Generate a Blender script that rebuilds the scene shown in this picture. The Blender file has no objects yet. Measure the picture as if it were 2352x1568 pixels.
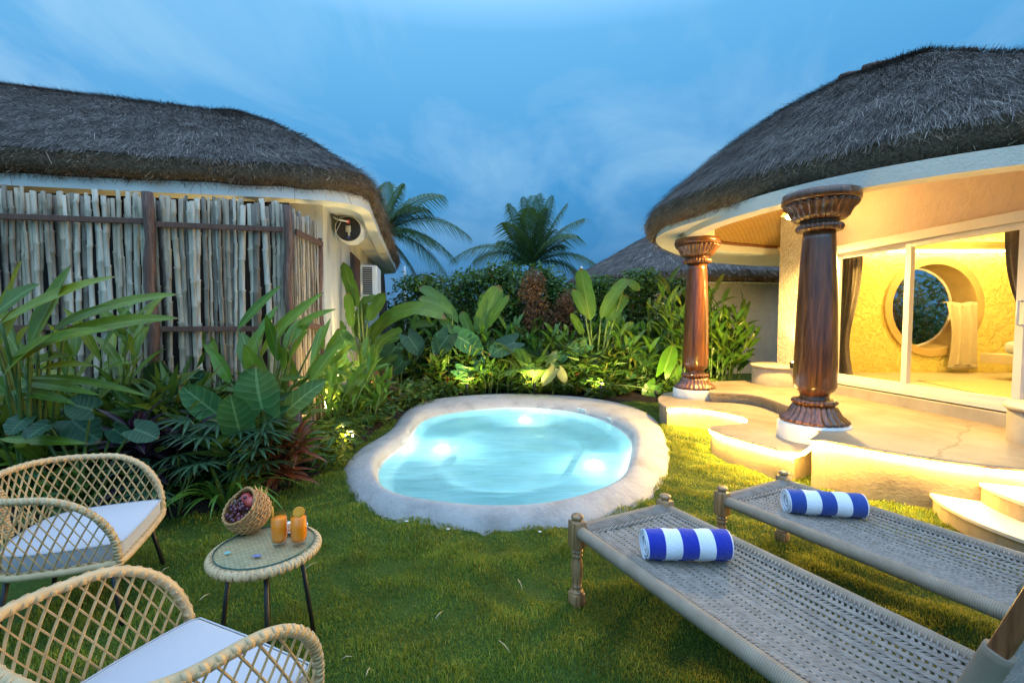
import bpy, math, random
import numpy as np
from mathutils import Vector, Matrix, noise as mnoise
random.seed(7); rng = np.random.default_rng(7)
sc = bpy.context.scene
C = sc.collection
R = math.radians; PI = math.pi
V = Vector
# ------------------------------------------------------------------ camera and survey helpers
H = 1.6; F = 1045.3; PITCH = R(2.68)
cp, sp = math.cos(PITCH), math.sin(PITCH)
def ray(x, y):
    u = (x - 1176) / F; v = (784 - y) / F
    return V((u, cp + v * sp, -sp + v * cp))
def G(x, y, z=0.0):            # surveyed point on the level z
    d = ray(x, y); t = (z - H) / d.z
    return V((d.x * t, d.y * t, z))
def D(x, y, Y):                # surveyed point at the distance Y
    d = ray(x, y); t = Y / d.y
    return V((d.x * t, Y, H + d.z * t))
cam = bpy.data.cameras.new('camera'); co = bpy.data.objects.new('camera', cam); C.objects.link(co)
co.location = (0, 0, H); co.rotation_euler = (PI / 2 - PITCH, 0, 0)
cam.sensor_width = 36; cam.lens = F / 2352 * 36; cam.clip_start = 0.05; cam.clip_end = 800
sc.camera = co
# ------------------------------------------------------------------ meshes
class MB:
    def __init__(s): s.v = []; s.f = []; s.uv = []; s.m = []; s.mi = 0
    def add(s, p, uv=(0, 0)):
        s.v.append((p[0], p[1], p[2])); s.uv.append(uv); return len(s.v) - 1
    def face(s, *ids): s.f.append(tuple(ids)); s.m.append(s.mi)
    def grid(s, rows, cu=False, cv=False, uvs=None):     # rows of points
        n = len(rows); k = len(rows[0]); b = len(s.v)
        for i, r_ in enumerate(rows):
            for j, p in enumerate(r_):
                s.add(p, uvs[i][j] if uvs else (j / max(1, k - 1), i / max(1, n - 1)))
        for i in range(n if cv else n - 1):
            for j in range(k if cu else k - 1):
                i2 = (i + 1) % n; j2 = (j + 1) % k
                s.face(b + i * k + j, b + i * k + j2, b + i2 * k + j2, b + i2 * k + j)
        return b
    def box(s, c, size, M=None):
        c = V(c); hx, hy, hz = size[0] / 2, size[1] / 2, size[2] / 2
        P = [V((x, y, z)) for z in (-hz, hz) for y in (-hy, hy) for x in (-hx, hx)]
        if M is not None: P = [M @ p for p in P]
        b = len(s.v)
        for p in P: s.add(c + p)
        for q in ((0, 2, 3, 1), (4, 5, 7, 6), (0, 1, 5, 4), (2, 6, 7, 3), (0, 4, 6, 2), (1, 3, 7, 5)):
            s.face(*[b + i for i in q])
    def tube(s, pts, r, n=8, caps=True, closed=False, flat=None, up=None):
        pts = [V(p) for p in pts]; k = len(pts)
        rs = r if isinstance(r, (list, tuple)) else [r] * k
        rows = []; prev = None
        for i in range(k):
            if closed: t = pts[(i + 1) % k] - pts[i - 1]
            elif i == 0: t = pts[1] - pts[0]
            elif i == k - 1: t = pts[-1] - pts[-2]
            else: t = pts[i + 1] - pts[i - 1]
            if t.length < 1e-9: t = V((0, 0, 1))
            t.normalize()
            if up is not None:
                a = t.cross(V(up));
                if a.length < 1e-4: a = t.cross(V((1, 0, 0)))
                a.normalize()
            elif prev is None:
                a = t.cross(V((0, 0, 1)))
                if a.length < 1e-3: a = t.cross(V((1, 0, 0)))
                a.normalize()
            else:
                a = prev - t * prev.dot(t); a.normalize()
            prev = a; b = t.cross(a)
            fl = flat or 1.0
            rows.append([pts[i] + a * (rs[i] * math.cos(2 * PI * j / n)) + b * (rs[i] * fl * math.sin(2 * PI * j / n)) for j in range(n)])
        b0 = s.grid(rows, cu=True, cv=closed, uvs=[[(j / n, i / max(1, k - 1)) for j in range(n)] for i in range(k)])
        if caps and not closed:
            s.face(*[b0 + j for j in range(n)][::-1]); s.face(*[b0 + (k - 1) * n + j for j in range(n)])
    def lathe(s, prof, n=24, c=(0, 0, 0), mod=None, M=None, caps=True):
        c = V(c); rows = []
        for (r_, z) in prof:
            row = []
            for j in range(n):
                a = 2 * PI * j / n; rr = r_ * (mod(a, r_, z) if mod else 1)
                p = V((rr * math.cos(a), rr * math.sin(a), z))
                if M is not None: p = M @ p
                row.append(c + p)
            rows.append(row)
        b = s.grid(rows, cu=True)
        if caps:
            if prof[0][0] > 1e-5: s.face(*[b + j for j in range(n)][::-1])
            if prof[-1][0] > 1e-5: s.face(*[b + (len(prof) - 1) * n + j for j in range(n)])
    def prism(s, poly, z0, z1, top=True, bottom=True):
        n = len(poly); b = len(s.v)
        for p in poly: s.add((p[0], p[1], z0))
        for p in poly: s.add((p[0], p[1], z1))
        for i in range(n):
            j = (i + 1) % n; s.face(b + i, b + j, b + n + j, b + n + i)
        if top: s.face(*[b + n + i for i in range(n)])
        if bottom: s.face(*[b + i for i in range(n)][::-1])
    def sphere(s, c, r, n=10, m=7, sc_=(1, 1, 1), M=None):
        prof = [(math.sin(PI * i / m) * 1, -math.cos(PI * i / m)) for i in range(m + 1)]
        c = V(c); rows = []
        for (a, z) in prof:
            row = []
            for j in range(n):
                p = V((a * math.cos(2 * PI * j / n) * r * sc_[0], a * math.sin(2 * PI * j / n) * r * sc_[1], z * r * sc_[2]))
                if M is not None: p = M @ p
                row.append(c + p)
            rows.append(row)
        s.grid(rows, cu=True)
    def build(s, name, mats, parent=None, smooth=True, origin=None, local=False):
        if not isinstance(mats, (list, tuple)): mats = [mats]
        me = bpy.data.meshes.new(name)
        o_ = V(origin) if origin is not None else V((0, 0, 0))
        me.from_pydata([(p[0] - o_.x, p[1] - o_.y, p[2] - o_.z) for p in s.v], [], s.f)
        ul = me.uv_layers.new(name='uv')
        li = np.empty(len(me.loops), np.int32); me.loops.foreach_get('vertex_index', li)
        uv = np.array(s.uv, np.float32)[li]; ul.data.foreach_set('uv', uv.ravel())
        for m_ in mats: me.materials.append(m_)
        if len(mats) > 1: me.polygons.foreach_set('material_index', np.array(s.m, np.int32))
        if smooth: me.polygons.foreach_set('use_smooth', np.ones(len(me.polygons), bool))
        me.validate(); me.update()
        o = bpy.data.objects.new(name, me); C.objects.link(o); o.location = o_
        if parent is not None: adopt(o, parent, local)
        return o
def adopt(o, parent, local=False):
    o.parent = parent
    if not local and parent.parent is None: o.matrix_parent_inverse = parent.matrix_basis.inverted()
def np_mesh(name, verts, faces, mat, parent=None, smooth=False, origin=None):
    me = bpy.data.meshes.new(name)
    verts = np.asarray(verts, np.float32)
    if origin is not None: verts = verts - np.array(origin, np.float32)
    k = faces.shape[1]; n = len(faces)
    me.vertices.add(len(verts)); me.vertices.foreach_set('co', verts.ravel())
    me.loops.add(n * k); me.loops.foreach_set('vertex_index', faces.astype(np.int32).ravel())
    me.polygons.add(n); me.polygons.foreach_set('loop_start', np.arange(0, n * k, k, dtype=np.int32))
    if smooth: me.polygons.foreach_set('use_smooth', np.ones(n, bool))
    me.materials.append(mat); me.update(calc_edges=True)
    o = bpy.data.objects.new(name, me); C.objects.link(o)
    if origin is not None: o.location = origin
    if parent is not None: adopt(o, parent)
    return o
def tag(o, label=None, cat=None, group=None, kind=None):
    if label: o['label'] = label
    if cat: o['category'] = cat
    if group: o['group'] = group
    if kind: o['kind'] = kind
    return o
def thing(name, label, cat, loc=(0, 0, 0), rz=0, group=None):
    o = bpy.data.objects.new(name, None); C.objects.link(o)
    o.location = loc; o.rotation_euler = (0, 0, rz); o.empty_display_size = .2
    return tag(o, label, cat, group)
def copy_tree(o, parent=None):
    c = o.copy(); C.objects.link(c)
    if parent is not None: c.parent = parent
    for ch in [x for x in bpy.data.objects if x.parent == o]: copy_tree(ch, c)
    return c
def bevel(o, w=.008, seg=2, ang=35):
    m = o.modifiers.new('bevel', 'BEVEL'); m.width = w; m.segments = seg; m.limit_method = 'ANGLE'; m.angle_limit = R(ang); return o
def crom(P, n, closed=True):     # Catmull-Rom through P, n samples
    P = [V(p) for p in P]; k = len(P); out = []
    segs = k if closed else k - 1
    for i in range(n):
        t = i / n * segs if closed else i / (n - 1) * segs
        a = min(int(t), segs - 1); f = t - a
        g = (lambda q: P[q % k]) if closed else (lambda q: P[max(0, min(k - 1, q))])
        p0, p1, p2, p3 = g(a - 1), g(a), g(a + 1), g(a + 2)
        out.append(.5 * (2 * p1 + (p2 - p0) * f + (2 * p0 - 5 * p1 + 4 * p2 - p3) * f * f + (3 * p1 - p0 - 3 * p2 + p3) * f ** 3))
    return out
def evenly(P, n, closed=False):
    P = [V(p) for p in P]
    if closed: P = P + [P[0]]
    L = [0]
    for a, b in zip(P, P[1:]): L.append(L[-1] + (b - a).length)
    out = []; j = 0
    for i in range(n):
        t = L[-1] * i / (n if closed else n - 1)
        while j < len(P) - 2 and L[j + 1] < t: j += 1
        f = (t - L[j]) / max(1e-9, L[j + 1] - L[j]); out.append(P[j].lerp(P[j + 1], f))
    return out
def inside(px, py, poly):        # vectorised point in polygon
    px = np.asarray(px); py = np.asarray(py); r_ = np.zeros(px.shape, bool); n = len(poly)
    for i in range(n):
        x1, y1 = poly[i][0], poly[i][1]; x2, y2 = poly[(i + 1) % n][0], poly[(i + 1) % n][1]
        c = (y1 > py) != (y2 > py)
        with np.errstate(divide='ignore', invalid='ignore'):
            r_ ^= c & (px < (x2 - x1) * (py - y1) / ((y2 - y1) or 1e-12) + x1)
    return r_
# ------------------------------------------------------------------ materials
class NT:
    def __init__(s, name):
        s.m = bpy.data.materials.new(name); s.m.use_nodes = True; s.t = s.m.node_tree
        for n in list(s.t.nodes): s.t.nodes.remove(n)
        s.out = s.n('ShaderNodeOutputMaterial')
    def n(s, typ, **kw):
        n = s.t.nodes.new(typ)
        for k, v in kw.items():
            if k.startswith('i_'): n.inputs[k[2:].replace('_', ' ')].default_value = v
            else: setattr(n, k, v)
        return n
    def l(s, a, b): s.t.links.new(a, b)
    def ramp(s, fac, stops):
        r_ = s.n('ShaderNodeValToRGB'); e = r_.color_ramp.elements
        while len(e) < len(stops): e.new(.5)
        for x, (p, c) in zip(e, stops): x.position = p; x.color = (*c, 1) if len(c) == 3 else c
        if fac is not None: s.l(fac, r_.inputs[0])
        return r_
    def obj(s, scale=(1, 1, 1), rot=(0, 0, 0)):
        t = s.n('ShaderNodeTexCoord'); m = s.n('ShaderNodeMapping'); s.l(t.outputs['Object'], m.inputs[0])
        m.inputs['Scale'].default_value = scale; m.inputs['Rotation'].default_value = rot
        return m.outputs[0]
    def noise(s, vec, scale, detail=4, rough=.55, dist=0):
        n = s.n('ShaderNodeTexNoise'); n.inputs['Scale'].default_value = scale; n.inputs['Detail'].default_value = detail
        n.inputs['Roughness'].default_value = rough; n.inputs['Distortion'].default_value = dist
        if vec is not None: s.l(vec, n.inputs['Vector'])
        return n
    def math(s, op, a, b=0.0):
        n = s.n('ShaderNodeMath', operation=op)
        for i, x in enumerate((a, b)):
            if isinstance(x, (int, float)): n.inputs[i].default_value = x
            else: s.l(x, n.inputs[i])
        return n.outputs[0]
    def mixc(s, fac, a, b, mode='MIX'):
        n = s.n('ShaderNodeMix', data_type='RGBA', blend_type=mode)
        for k, x in ((0, fac), (6, a), (7, b)):
            if isinstance(x, (int, float)): n.inputs[k].default_value = x
            elif isinstance(x, tuple): n.inputs[k].default_value = (*x, 1)
            else: s.l(x, n.inputs[k])
        return n.outputs[2]
    def bump(s, h, strength=.5, dist=.02, prev=None):
        b = s.n('ShaderNodeBump'); b.inputs['Strength'].default_value = strength; b.inputs['Distance'].default_value = dist
        s.l(h, b.inputs['Height'])
        if prev is not None: s.l(prev, b.inputs['Normal'])
        return b.outputs[0]
    def bsdf(s, col, rough=.6, normal=None, spec=.5, metal=0, coat=0, sheen=0):
        p = s.n('ShaderNodeBsdfPrincipled')
        if isinstance(col, tuple): p.inputs['Base Color'].default_value = (*col, 1)
        else: s.l(col, p.inputs['Base Color'])
        if isinstance(rough, (int, float)): p.inputs['Roughness'].default_value = rough
        else: s.l(rough, p.inputs['Roughness'])
        p.inputs['Specular IOR Level'].default_value = spec; p.inputs['Metallic'].default_value = metal
        p.inputs['Coat Weight'].default_value = coat; p.inputs['Coat Roughness'].default_value = .08
        p.inputs['Sheen Weight'].default_value = sheen
        if normal is not None: s.l(normal, p.inputs['Normal'])
        return p
    def done(s, sh): s.l(sh.outputs[0] if hasattr(sh, 'outputs') else sh, s.out.inputs[0]); return s.m
def pmat(name, c1, c2, scale=6, rough=.6, bump=.3, bscale=40, bdist=.01, spec=.5, metal=0, coat=0, stretch=(1, 1, 1), sheen=0, detail=5):
    t = NT(name); v = t.obj(stretch); n = t.noise(v, scale, detail)
    r_ = t.ramp(n.outputs[0], [(.32, c1), (.68, c2)])
    nb = t.noise(v, bscale, 3)
    return t.done(t.bsdf(r_.outputs[0], rough, t.bump(nb.outputs[0], bump, bdist) if bump else None, spec, metal, coat, sheen))
def emit(name, col, strength):
    t = NT(name); e = t.n('ShaderNodeEmission'); e.inputs[0].default_value = (*col, 1); e.inputs[1].default_value = strength
    return t.done(e)
def island(t):
    return t.n('ShaderNodeNewGeometry').outputs['Random Per Island']
def leafmat(name, c1, c2, c3=None, rough=.38, trans=.25, veins=0, vc=(.25, .4, .1), tcol=None, spec=.3, ns=9, na=.5, lo=(.55, .55, .5), hi=(1.25, 1.25, 1.1), ribs=True):
    t = NT(name); r_ = t.ramp(island(t), [(0, c1), (.75, c2), (1, c3 or c2)])
    col = r_.outputs[0]; nrm = None
    nz = t.noise(t.obj(), ns, 4); col = t.mixc(na, col, t.ramp(nz.outputs[0], [(.32, lo), (.68, hi)]).outputs[0], 'MULTIPLY')
    if veins:
        u = t.n('ShaderNodeUVMap'); u.uv_map = 'uv'; sx = t.n('ShaderNodeSeparateXYZ'); t.l(u.outputs[0], sx.inputs[0])
        au = t.math('ABSOLUTE', t.math('SUBTRACT', sx.outputs[0], .5))
        w = t.math('SINE', t.math('MULTIPLY', t.math('SUBTRACT', sx.outputs[1], t.math('MULTIPLY', au, .35)), veins * 6.283))
        lat = t.ramp(w, [(.8, (0, 0, 0)), (1, (1, 1, 1))]).outputs[0]
        mid = t.math('LESS_THAN', au, .035)
        fac = t.math('MULTIPLY', t.math('MAXIMUM', t.math('MULTIPLY', lat, .5), mid), .8)
        col = t.mixc(fac, col, vc); nrm = t.bump(w, .25, .004)
    if not veins and ribs:
        u = t.n('ShaderNodeUVMap'); u.uv_map = 'uv'; sx = t.n('ShaderNodeSeparateXYZ'); t.l(u.outputs[0], sx.inputs[0])
        au = t.math('ABSOLUTE', t.math('SUBTRACT', sx.outputs[0], .5))
        col = t.mixc(t.math('MULTIPLY', t.math('LESS_THAN', au, .05), .35), col, vc)
        st = t.n('ShaderNodeTexWave'); st.wave_type = 'BANDS'; st.bands_direction = 'X'; st.inputs['Scale'].default_value = 5; st.inputs['Distortion'].default_value = 1.5; t.l(u.outputs[0], st.inputs[0])
        col = t.mixc(.3, col, t.ramp(st.outputs[0], [(0, (.65, .7, .6)), (1, (1.1, 1.1, 1.1))]).outputs[0], 'MULTIPLY')
    if ribs:
        tip = t.math('MULTIPLY', t.math('GREATER_THAN', t.math('ADD', sx.outputs[1], t.math('MULTIPLY', nz.outputs[0], .2)), 1.04), t.math('GREATER_THAN', island(t), .45))
        col = t.mixc(t.math('MULTIPLY', tip, .85), col, (.16, .085, .03))
    p = t.bsdf(col, rough, nrm, spec)
    tr = t.n('ShaderNodeBsdfTranslucent'); mx = t.mixc(.5, col, tcol or (.35, .45, .05)); t.l(mx, tr.inputs[0])
    ms = t.n('ShaderNodeMixShader'); ms.inputs[0].default_value = trans
    t.l(p.outputs[0], ms.inputs[1]); t.l(tr.outputs[0], ms.inputs[2])
    return t.done(ms)
# ------------------------------------------------------------------ the materials of the place
def stucco(name, c1, c2, big=14, strength=.55, dist=.03, rough=.75):
    t = NT(name); v = t.obj(); n1 = t.noise(v, 2.2, 5); nb = t.noise(v, big, 5, .6, .4); nf = t.noise(v, 90, 3)
    col = t.ramp(n1.outputs[0], [(.3, c1), (.7, c2)]).outputs[0]
    hb = t.ramp(nb.outputs[0], [(.42, (0, 0, 0)), (.58, (1, 1, 1))]).outputs[0]
    return t.done(t.bsdf(col, rough, t.bump(nf.outputs[0], .15, .004, t.bump(hb, strength, dist)), .35))
M_STUCCO = stucco('rough cream stucco', (.62, .56, .46), (.72, .66, .55), 22, .8, .035)
M_STUCCOB = stucco('beam stucco', (.64, .6, .52), (.7, .66, .57), 34, .35, .015)
M_TWALL2 = pmat('cream block plaster', (.4, .35, .27), (.52, .46, .36), 4, .75, .3, 40, .01)
M_STUCCO_PINK = stucco('pinkish stucco', (.66, .5, .4), (.72, .56, .45), 10, .3, .02)
M_PLASTER = pmat('smooth white plaster', (.68, .66, .6), (.76, .74, .68), 3, .7, .12, 60, .006)
M_OLDWALL = NT('stained white wall'); t = M_OLDWALL
_v = t.obj((1, 1, .35)); _n = t.noise(_v, 2.2, 6, .65); _nb = t.noise(t.obj(), 30, 4)
M_OLDWALL = t.done(t.bsdf(t.ramp(_n.outputs[0], [(.36, (.36, .38, .38)), (.45, (.62, .6, .54)), (.7, (.7, .67, .6))]).outputs[0], .8, t.bump(_nb.outputs[0], .25, .01), .3))
t = NT('pool rim plaster'); _v = t.obj(); _n = t.noise(_v, 2.5, 6, .65); _nb = t.noise(_v, 24, 5, .65); _nc = t.noise(_v, 5, 3)
M_RIM = t.done(t.bsdf(t.ramp(_n.outputs[0], [(.3, (.24, .23, .21)), (.48, (.34, .33, .31)), (.75, (.41, .4, .375))]).outputs[0], .75, t.bump(_nb.outputs[0], .7, .014, t.bump(_nc.outputs[0], .45, .035)), .3))
t = NT('concrete terrace'); _v = t.obj(); _n = t.noise(_v, 1.6, 7, .7); _nb = t.noise(_v, 55, 4)
_vo = t.n('ShaderNodeTexVoronoi'); _vo.feature = 'DISTANCE_TO_EDGE'; _vo.inputs['Scale'].default_value = .55; _vd = t.noise(_v, 1.2, 5, .6); t.l(t.mixc(.35, _v, _vd.outputs[1]), _vo.inputs['Vector'])
_ck = t.ramp(_vo.outputs['Distance'], [(0, (.45, .42, .4)), (.006, (1, 1, 1))]).outputs[0]
M_TERR = t.done(t.bsdf(t.mixc(.8, t.ramp(_n.outputs[0], [(.3, (.2, .15, .095)), (.5, (.3, .235, .16)), (.72, (.37, .3, .21))]).outputs[0], _ck, 'MULTIPLY'), .62, t.bump(_nb.outputs[0], .2, .005), .4))
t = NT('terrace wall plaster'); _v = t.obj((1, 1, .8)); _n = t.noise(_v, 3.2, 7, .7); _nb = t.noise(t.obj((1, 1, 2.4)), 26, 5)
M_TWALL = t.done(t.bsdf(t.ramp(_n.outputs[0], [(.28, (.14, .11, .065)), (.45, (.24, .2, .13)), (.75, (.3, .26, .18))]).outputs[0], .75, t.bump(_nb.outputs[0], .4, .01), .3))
t = NT('varnished teak'); _v = t.obj((5, 5, .45)); _w = t.noise(_v, 2.6, 6, .6, 1.6); _n2 = t.noise(t.obj((30, 30, .8)), 3, 3)
_c = t.ramp(_w.outputs[0], [(.3, (.036, .012, .005)), (.5, (.13, .045, .014)), (.72, (.24, .085, .024))]).outputs[0]
_c = t.mixc(.4, _c, t.ramp(_n2.outputs[0], [(.35, (.5, .45, .4)), (.65, (1.2, 1.1, 1))]).outputs[0], 'MULTIPLY')
M_TEAK = t.done(t.bsdf(_c, .3, None, .45, 0, .6))
def woodmat(name, a, b, c, rough=.5, stretch=(14, 14, 1.2), coat=0):
    t = NT(name); w = t.noise(t.obj(stretch), 2.4, 6, .6, 1.2)
    nb = t.noise(t.obj((60, 60, 4)), 3, 3)
    return t.done(t.bsdf(t.ramp(w.outputs[0], [(.3, a), (.5, b), (.72, c)]).outputs[0], rough, t.bump(nb.outputs[0], .2, .003), .45, 0, coat))
M_ROSE = woodmat('two tone rosewood', (.07, .028, .012), (.33, .19, .085), (.44, .28, .14), .42, (11, 11, .8), .15)
M_REDWOOD = woodmat('reddish hardwood', (.12, .04, .015), (.22, .085, .032), (.28, .11, .045), .45)
M_BARK = woodmat('dark debarked log', (.06, .035, .026), (.12, .068, .05), (.2, .14, .115), .8)
M_RAILW = woodmat('brown rail timber', (.07, .035, .022), (.12, .06, .04), (.16, .09, .06), .75)
t = NT('weathered bamboo'); _r = t.ramp(island(t), [(0, (.1, .085, .07)), (.25, (.29, .235, .17)), (.6, (.43, .355, .255)), (1, (.54, .475, .38))]).outputs[0]
_n = t.noise(t.obj((6, 6, 1.0)), 3.5, 6, .7); _r = t.mixc(.75, _r, t.ramp(_n.outputs[0], [(.3, (.45, .45, .48)), (.55, (1.15, 1.12, 1.05))]).outputs[0], 'MULTIPLY')
_nb = t.noise(t.obj((9, 9, .8)), 6, 4)
M_BAMBOO = t.done(t.bsdf(_r, .6, t.bump(_nb.outputs[0], .4, .01), .35))
def strawmat(name, stops, rough=.85):
    t = NT(name); r_ = t.ramp(island(t), stops).outputs[0]; n = t.noise(t.obj(), 2.1, 5, .65)
    r_ = t.mixc(.9, r_, t.ramp(n.outputs[0], [(.33, (.42, .4, .4)), (.66, (1.3, 1.25, 1.2))]).outputs[0], 'MULTIPLY')
    return t.done(t.bsdf(r_, rough, None, .25))
M_STRAW = strawmat('thatch straw', [(0, (.06, .052, .047)), (.4, (.15, .13, .115)), (.75, (.24, .21, .185)), (.92, (.34, .305, .27)), (1, (.48, .44, .39))])
M_STRAWE = strawmat('thatch cut ends', [(0, (.06, .042, .028)), (.5, (.2, .145, .09)), (.85, (.34, .26, .17)), (1, (.55, .45, .32))])
M_THATCH = pmat('thatch body', (.07, .06, .053), (.16, .138, .122), 16, .95, .8, 60, .03, .1)
M_THATCH2 = pmat('thatch edge body', (.07, .05, .032), (.17, .125, .08), 26, .95, .8, 70, .03, .1)
M_DARK = pmat('dark screen cloth', (.006, .006, .006), (.012, .011, .01), 8, .9, .1)
M_BLACK = pmat('black powder coated steel', (.012, .012, .012), (.02, .02, .02), 20, .45, .05)
M_WHITEMET = pmat('white painted aluminium', (.72, .68, .62), (.78, .74, .68), 4, .4, .03)
M_WHITEPL = pmat('white enamel', (.74, .74, .72), (.8, .8, .78), 5, .35, .04)
M_CREAMSLAB = pmat('polished cream slab', (.5, .44, .34), (.6, .54, .43), 5, .5, .1)
M_SOIL = pmat('dark garden soil', (.012, .009, .006), (.035, .026, .018), 9, .95, .9, 30, .05, .2)
# glass: clear pane that lets light through, with a mirror sheen
def glassmat(name, tint=(.93, .95, .94), rough=.0, ior=1.45, k=1.0):
    t = NT(name); tr = t.n('ShaderNodeBsdfTransparent'); tr.inputs[0].default_value = (*tint, 1)
    gl = t.n('ShaderNodeBsdfGlossy'); gl.inputs['Roughness'].default_value = rough
    lw = t.n('ShaderNodeLayerWeight'); lw.inputs[0].default_value = .5
    fr = t.math('ADD', t.math('MULTIPLY', t.math('POWER', lw.outputs['Facing'], 5.0), .6), .04)
    m = t.n('ShaderNodeMixShader'); t.l(t.math('MULTIPLY', fr, k), m.inputs[0]); t.l(tr.outputs[0], m.inputs[1]); t.l(gl.outputs[0], m.inputs[2])
    return t.done(m)
M_PANE = glassmat('window glass', (.96, .97, .95), 0, 1.45, .8)
M_GLASS = glassmat('drinking glass', (.95, .97, .97), .02, 1.5)
M_TGLASS = glassmat('greenish table glass', (.93, .97, .95), .02, 1.5)
M_TGEDGE = pmat('green glass edge', (.02, .09, .07), (.03, .12, .1), 8, .15, 0)
# water: real refraction with slow ripples
t = NT('pool water'); _v = t.obj(); _n1 = t.noise(t.obj((.8, 2.4, 1)), 1.1, 2, .4, .6); _n2 = t.noise(t.obj((1, 2.6, 1)), 3.2, 2, .4, .4)
_h = t.math('ADD', _n1.outputs[0], t.math('MULTIPLY', _n2.outputs[0], .25))
_b = t.bump(_h, .5, .06)
_g = t.n('ShaderNodeBsdfGlass'); _g.inputs['Color'].default_value = (.8, .97, 1, 1); _g.inputs['Roughness'].default_value = .15; _g.inputs['IOR'].default_value = 1.33; t.l(_b, _g.inputs['Normal'])
M_WATER = t.done(_g)
t = NT('pool basin plaster'); _n = t.noise(t.obj(), 2.0, 5); _w = t.n('ShaderNodeTexWave'); _w.wave_type = 'RINGS'; _w.rings_direction = 'Z'
_nb = t.noise(t.obj(), 20, 4)
M_BASIN = t.done(t.bsdf(t.ramp(_n.outputs[0], [(.3, (.15, .31, .35)), (.7, (.22, .39, .43))]).outputs[0], .6, t.bump(_nb.outputs[0], .2, .01), .2))
# cords
def cordmat(name, c1, c2, freq=260, axis='X'):
    t = NT(name); u = t.n('ShaderNodeUVMap'); u.uv_map = 'uv'; w = t.n('ShaderNodeTexWave'); w.wave_type = 'BANDS'; w.bands_direction = axis
    w.inputs['Scale'].default_value = freq; w.inputs['Distortion'].default_value = .6; t.l(u.outputs[0], w.inputs[0])
    n = t.noise(t.obj(), 14, 4)
    col = t.ramp(n.outputs[0], [(.3, c1), (.7, c2)]).outputs[0]
    col = t.mixc(.45, col, t.ramp(w.outputs[0], [(.1, (.62, .6, .58)), (.5, (1.05, 1.05, 1.05))]).outputs[0], 'MULTIPLY')
    return t.done(t.bsdf(col, .8, t.bump(w.outputs[0], .6, .003), .2))
M_CORDWRAP = cordmat('taupe cord wrapped round a pole', (.28, .22, .155), (.36, .29, .21), 60, 'Y')
M_CORD = pmat('taupe woven cord', (.21, .185, .155), (.34, .3, .255), 26, .8, .6, 160, .003, .2)
M_RATTAN = pmat('honey synthetic rattan', (.44, .28, .115), (.58, .4, .19), 16, .5, .3, 120, .002, .4)
M_RATTANL = pmat('pale synthetic rattan', (.46, .32, .16), (.58, .43, .235), 20, .48, .3, 120, .002, .4)
t = NT('woven tabletop'); _v = t.obj((1, 1, 1), (0, 0, R(12))); _b1 = t.n('ShaderNodeTexBrick'); t.l(_v, _b1.inputs[0])
_b1.inputs['Scale'].default_value = 26; _b1.inputs['Mortar Size'].default_value = .03; _b1.inputs['Color1'].default_value = (.5, .37, .22, 1); _b1.inputs['Color2'].default_value = (.62, .47, .29, 1); _b1.inputs['Mortar'].default_value = (.12, .085, .05, 1); _b1.inputs['Brick Width'].default_value = .7; _b1.inputs['Row Height'].default_value = .3
M_WOVEN = t.done(t.bsdf(_b1.outputs[0], .6, t.bump(_b1.outputs[1], -.4, .004), .35))
t = NT('white canvas'); _n = t.noise(t.obj(), 5, 4, .6, .6); _n2 = t.noise(t.obj(), 320, 2)
M_CUSH = t.done(t.bsdf((.42, .445, .48), .85, t.bump(_n2.outputs[0], .15, .002, t.bump(_n.outputs[0], .35, .02)), .15, 0, 0, .2))
def towelmat(name, a, b):
    t = NT(name); u = t.n('ShaderNodeUVMap'); u.uv_map = 'uv'; s_ = t.n('ShaderNodeSeparateXYZ'); t.l(u.outputs[0], s_.inputs[0])
    x = t.math('ADD', t.math('MULTIPLY', s_.outputs[1], 5.16), -.08)
    st = t.math('GREATER_THAN', t.math('MODULO', x, 2.0), 1.0)
    edge = t.math('LESS_THAN', x, 0.0); st = t.math('MAXIMUM', st, edge); st = t.math('MAXIMUM', st, t.math('GREATER_THAN', x, 5.0))
    n = t.noise(t.obj(), 220, 3); n2 = t.noise(t.obj(), 30, 3)
    return t.done(t.bsdf(t.mixc(st, a, b), .95, t.bump(n.outputs[0], .8, .006, t.bump(n2.outputs[0], .4, .012)), .1, 0, 0, .3))
M_TOWEL = towelmat('striped terry towel', (.018, .035, .36), (.72, .78, .84))
M_TOWEL2 = towelmat('striped terry towel faded', (.025, .065, .3), (.74, .8, .86))
M_LED = emit('warm light strip', (1, .56, .11), 280)
M_COVE = emit('warm cove strip', (1, .8, .32), 30)
M_LENS = emit('pool lamp lens', (.9, .98, 1), 320)
M_WARMLENS = emit('warm lamp lens', (1, .72, .3), 60)
M_MATCEIL = NT('bamboo mat ceiling'); t = M_MATCEIL; _b1 = t.n('ShaderNodeTexBrick'); t.l(t.obj((1, 1, 1), (0, 0, R(35))), _b1.inputs[0])
_b1.inputs['Scale'].default_value = 4; _b1.inputs['Mortar Size'].default_value = .03; _b1.inputs['Color1'].default_value = (.45, .25, .06, 1); _b1.inputs['Color2'].default_value = (.58, .36, .1, 1); _b1.inputs['Mortar'].default_value = (.2, .1, .03, 1); _b1.inputs['Row Height'].default_value = .12
M_MATCEIL = t.done(t.bsdf(_b1.outputs[0], .6, t.bump(_b1.outputs[1], -.4, .01), .3))
M_ROOM = stucco('ochre yellow room stucco', (.74, .6, .15), (.8, .66, .2), 11, .7, .04)
M_OCHRE = pmat('ochre window surround', (.4, .27, .09), (.48, .34, .12), 4, .7, .15)
M_FLOORIN = pmat('polished cement floor', (.45, .38, .25), (.56, .48, .33), 2, .35, .05)
M_CURTAIN = pmat('grey brown curtain', (.15, .12, .095), (.2, .165, .13), 30, .9, .2, 200, .002, .1)
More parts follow.
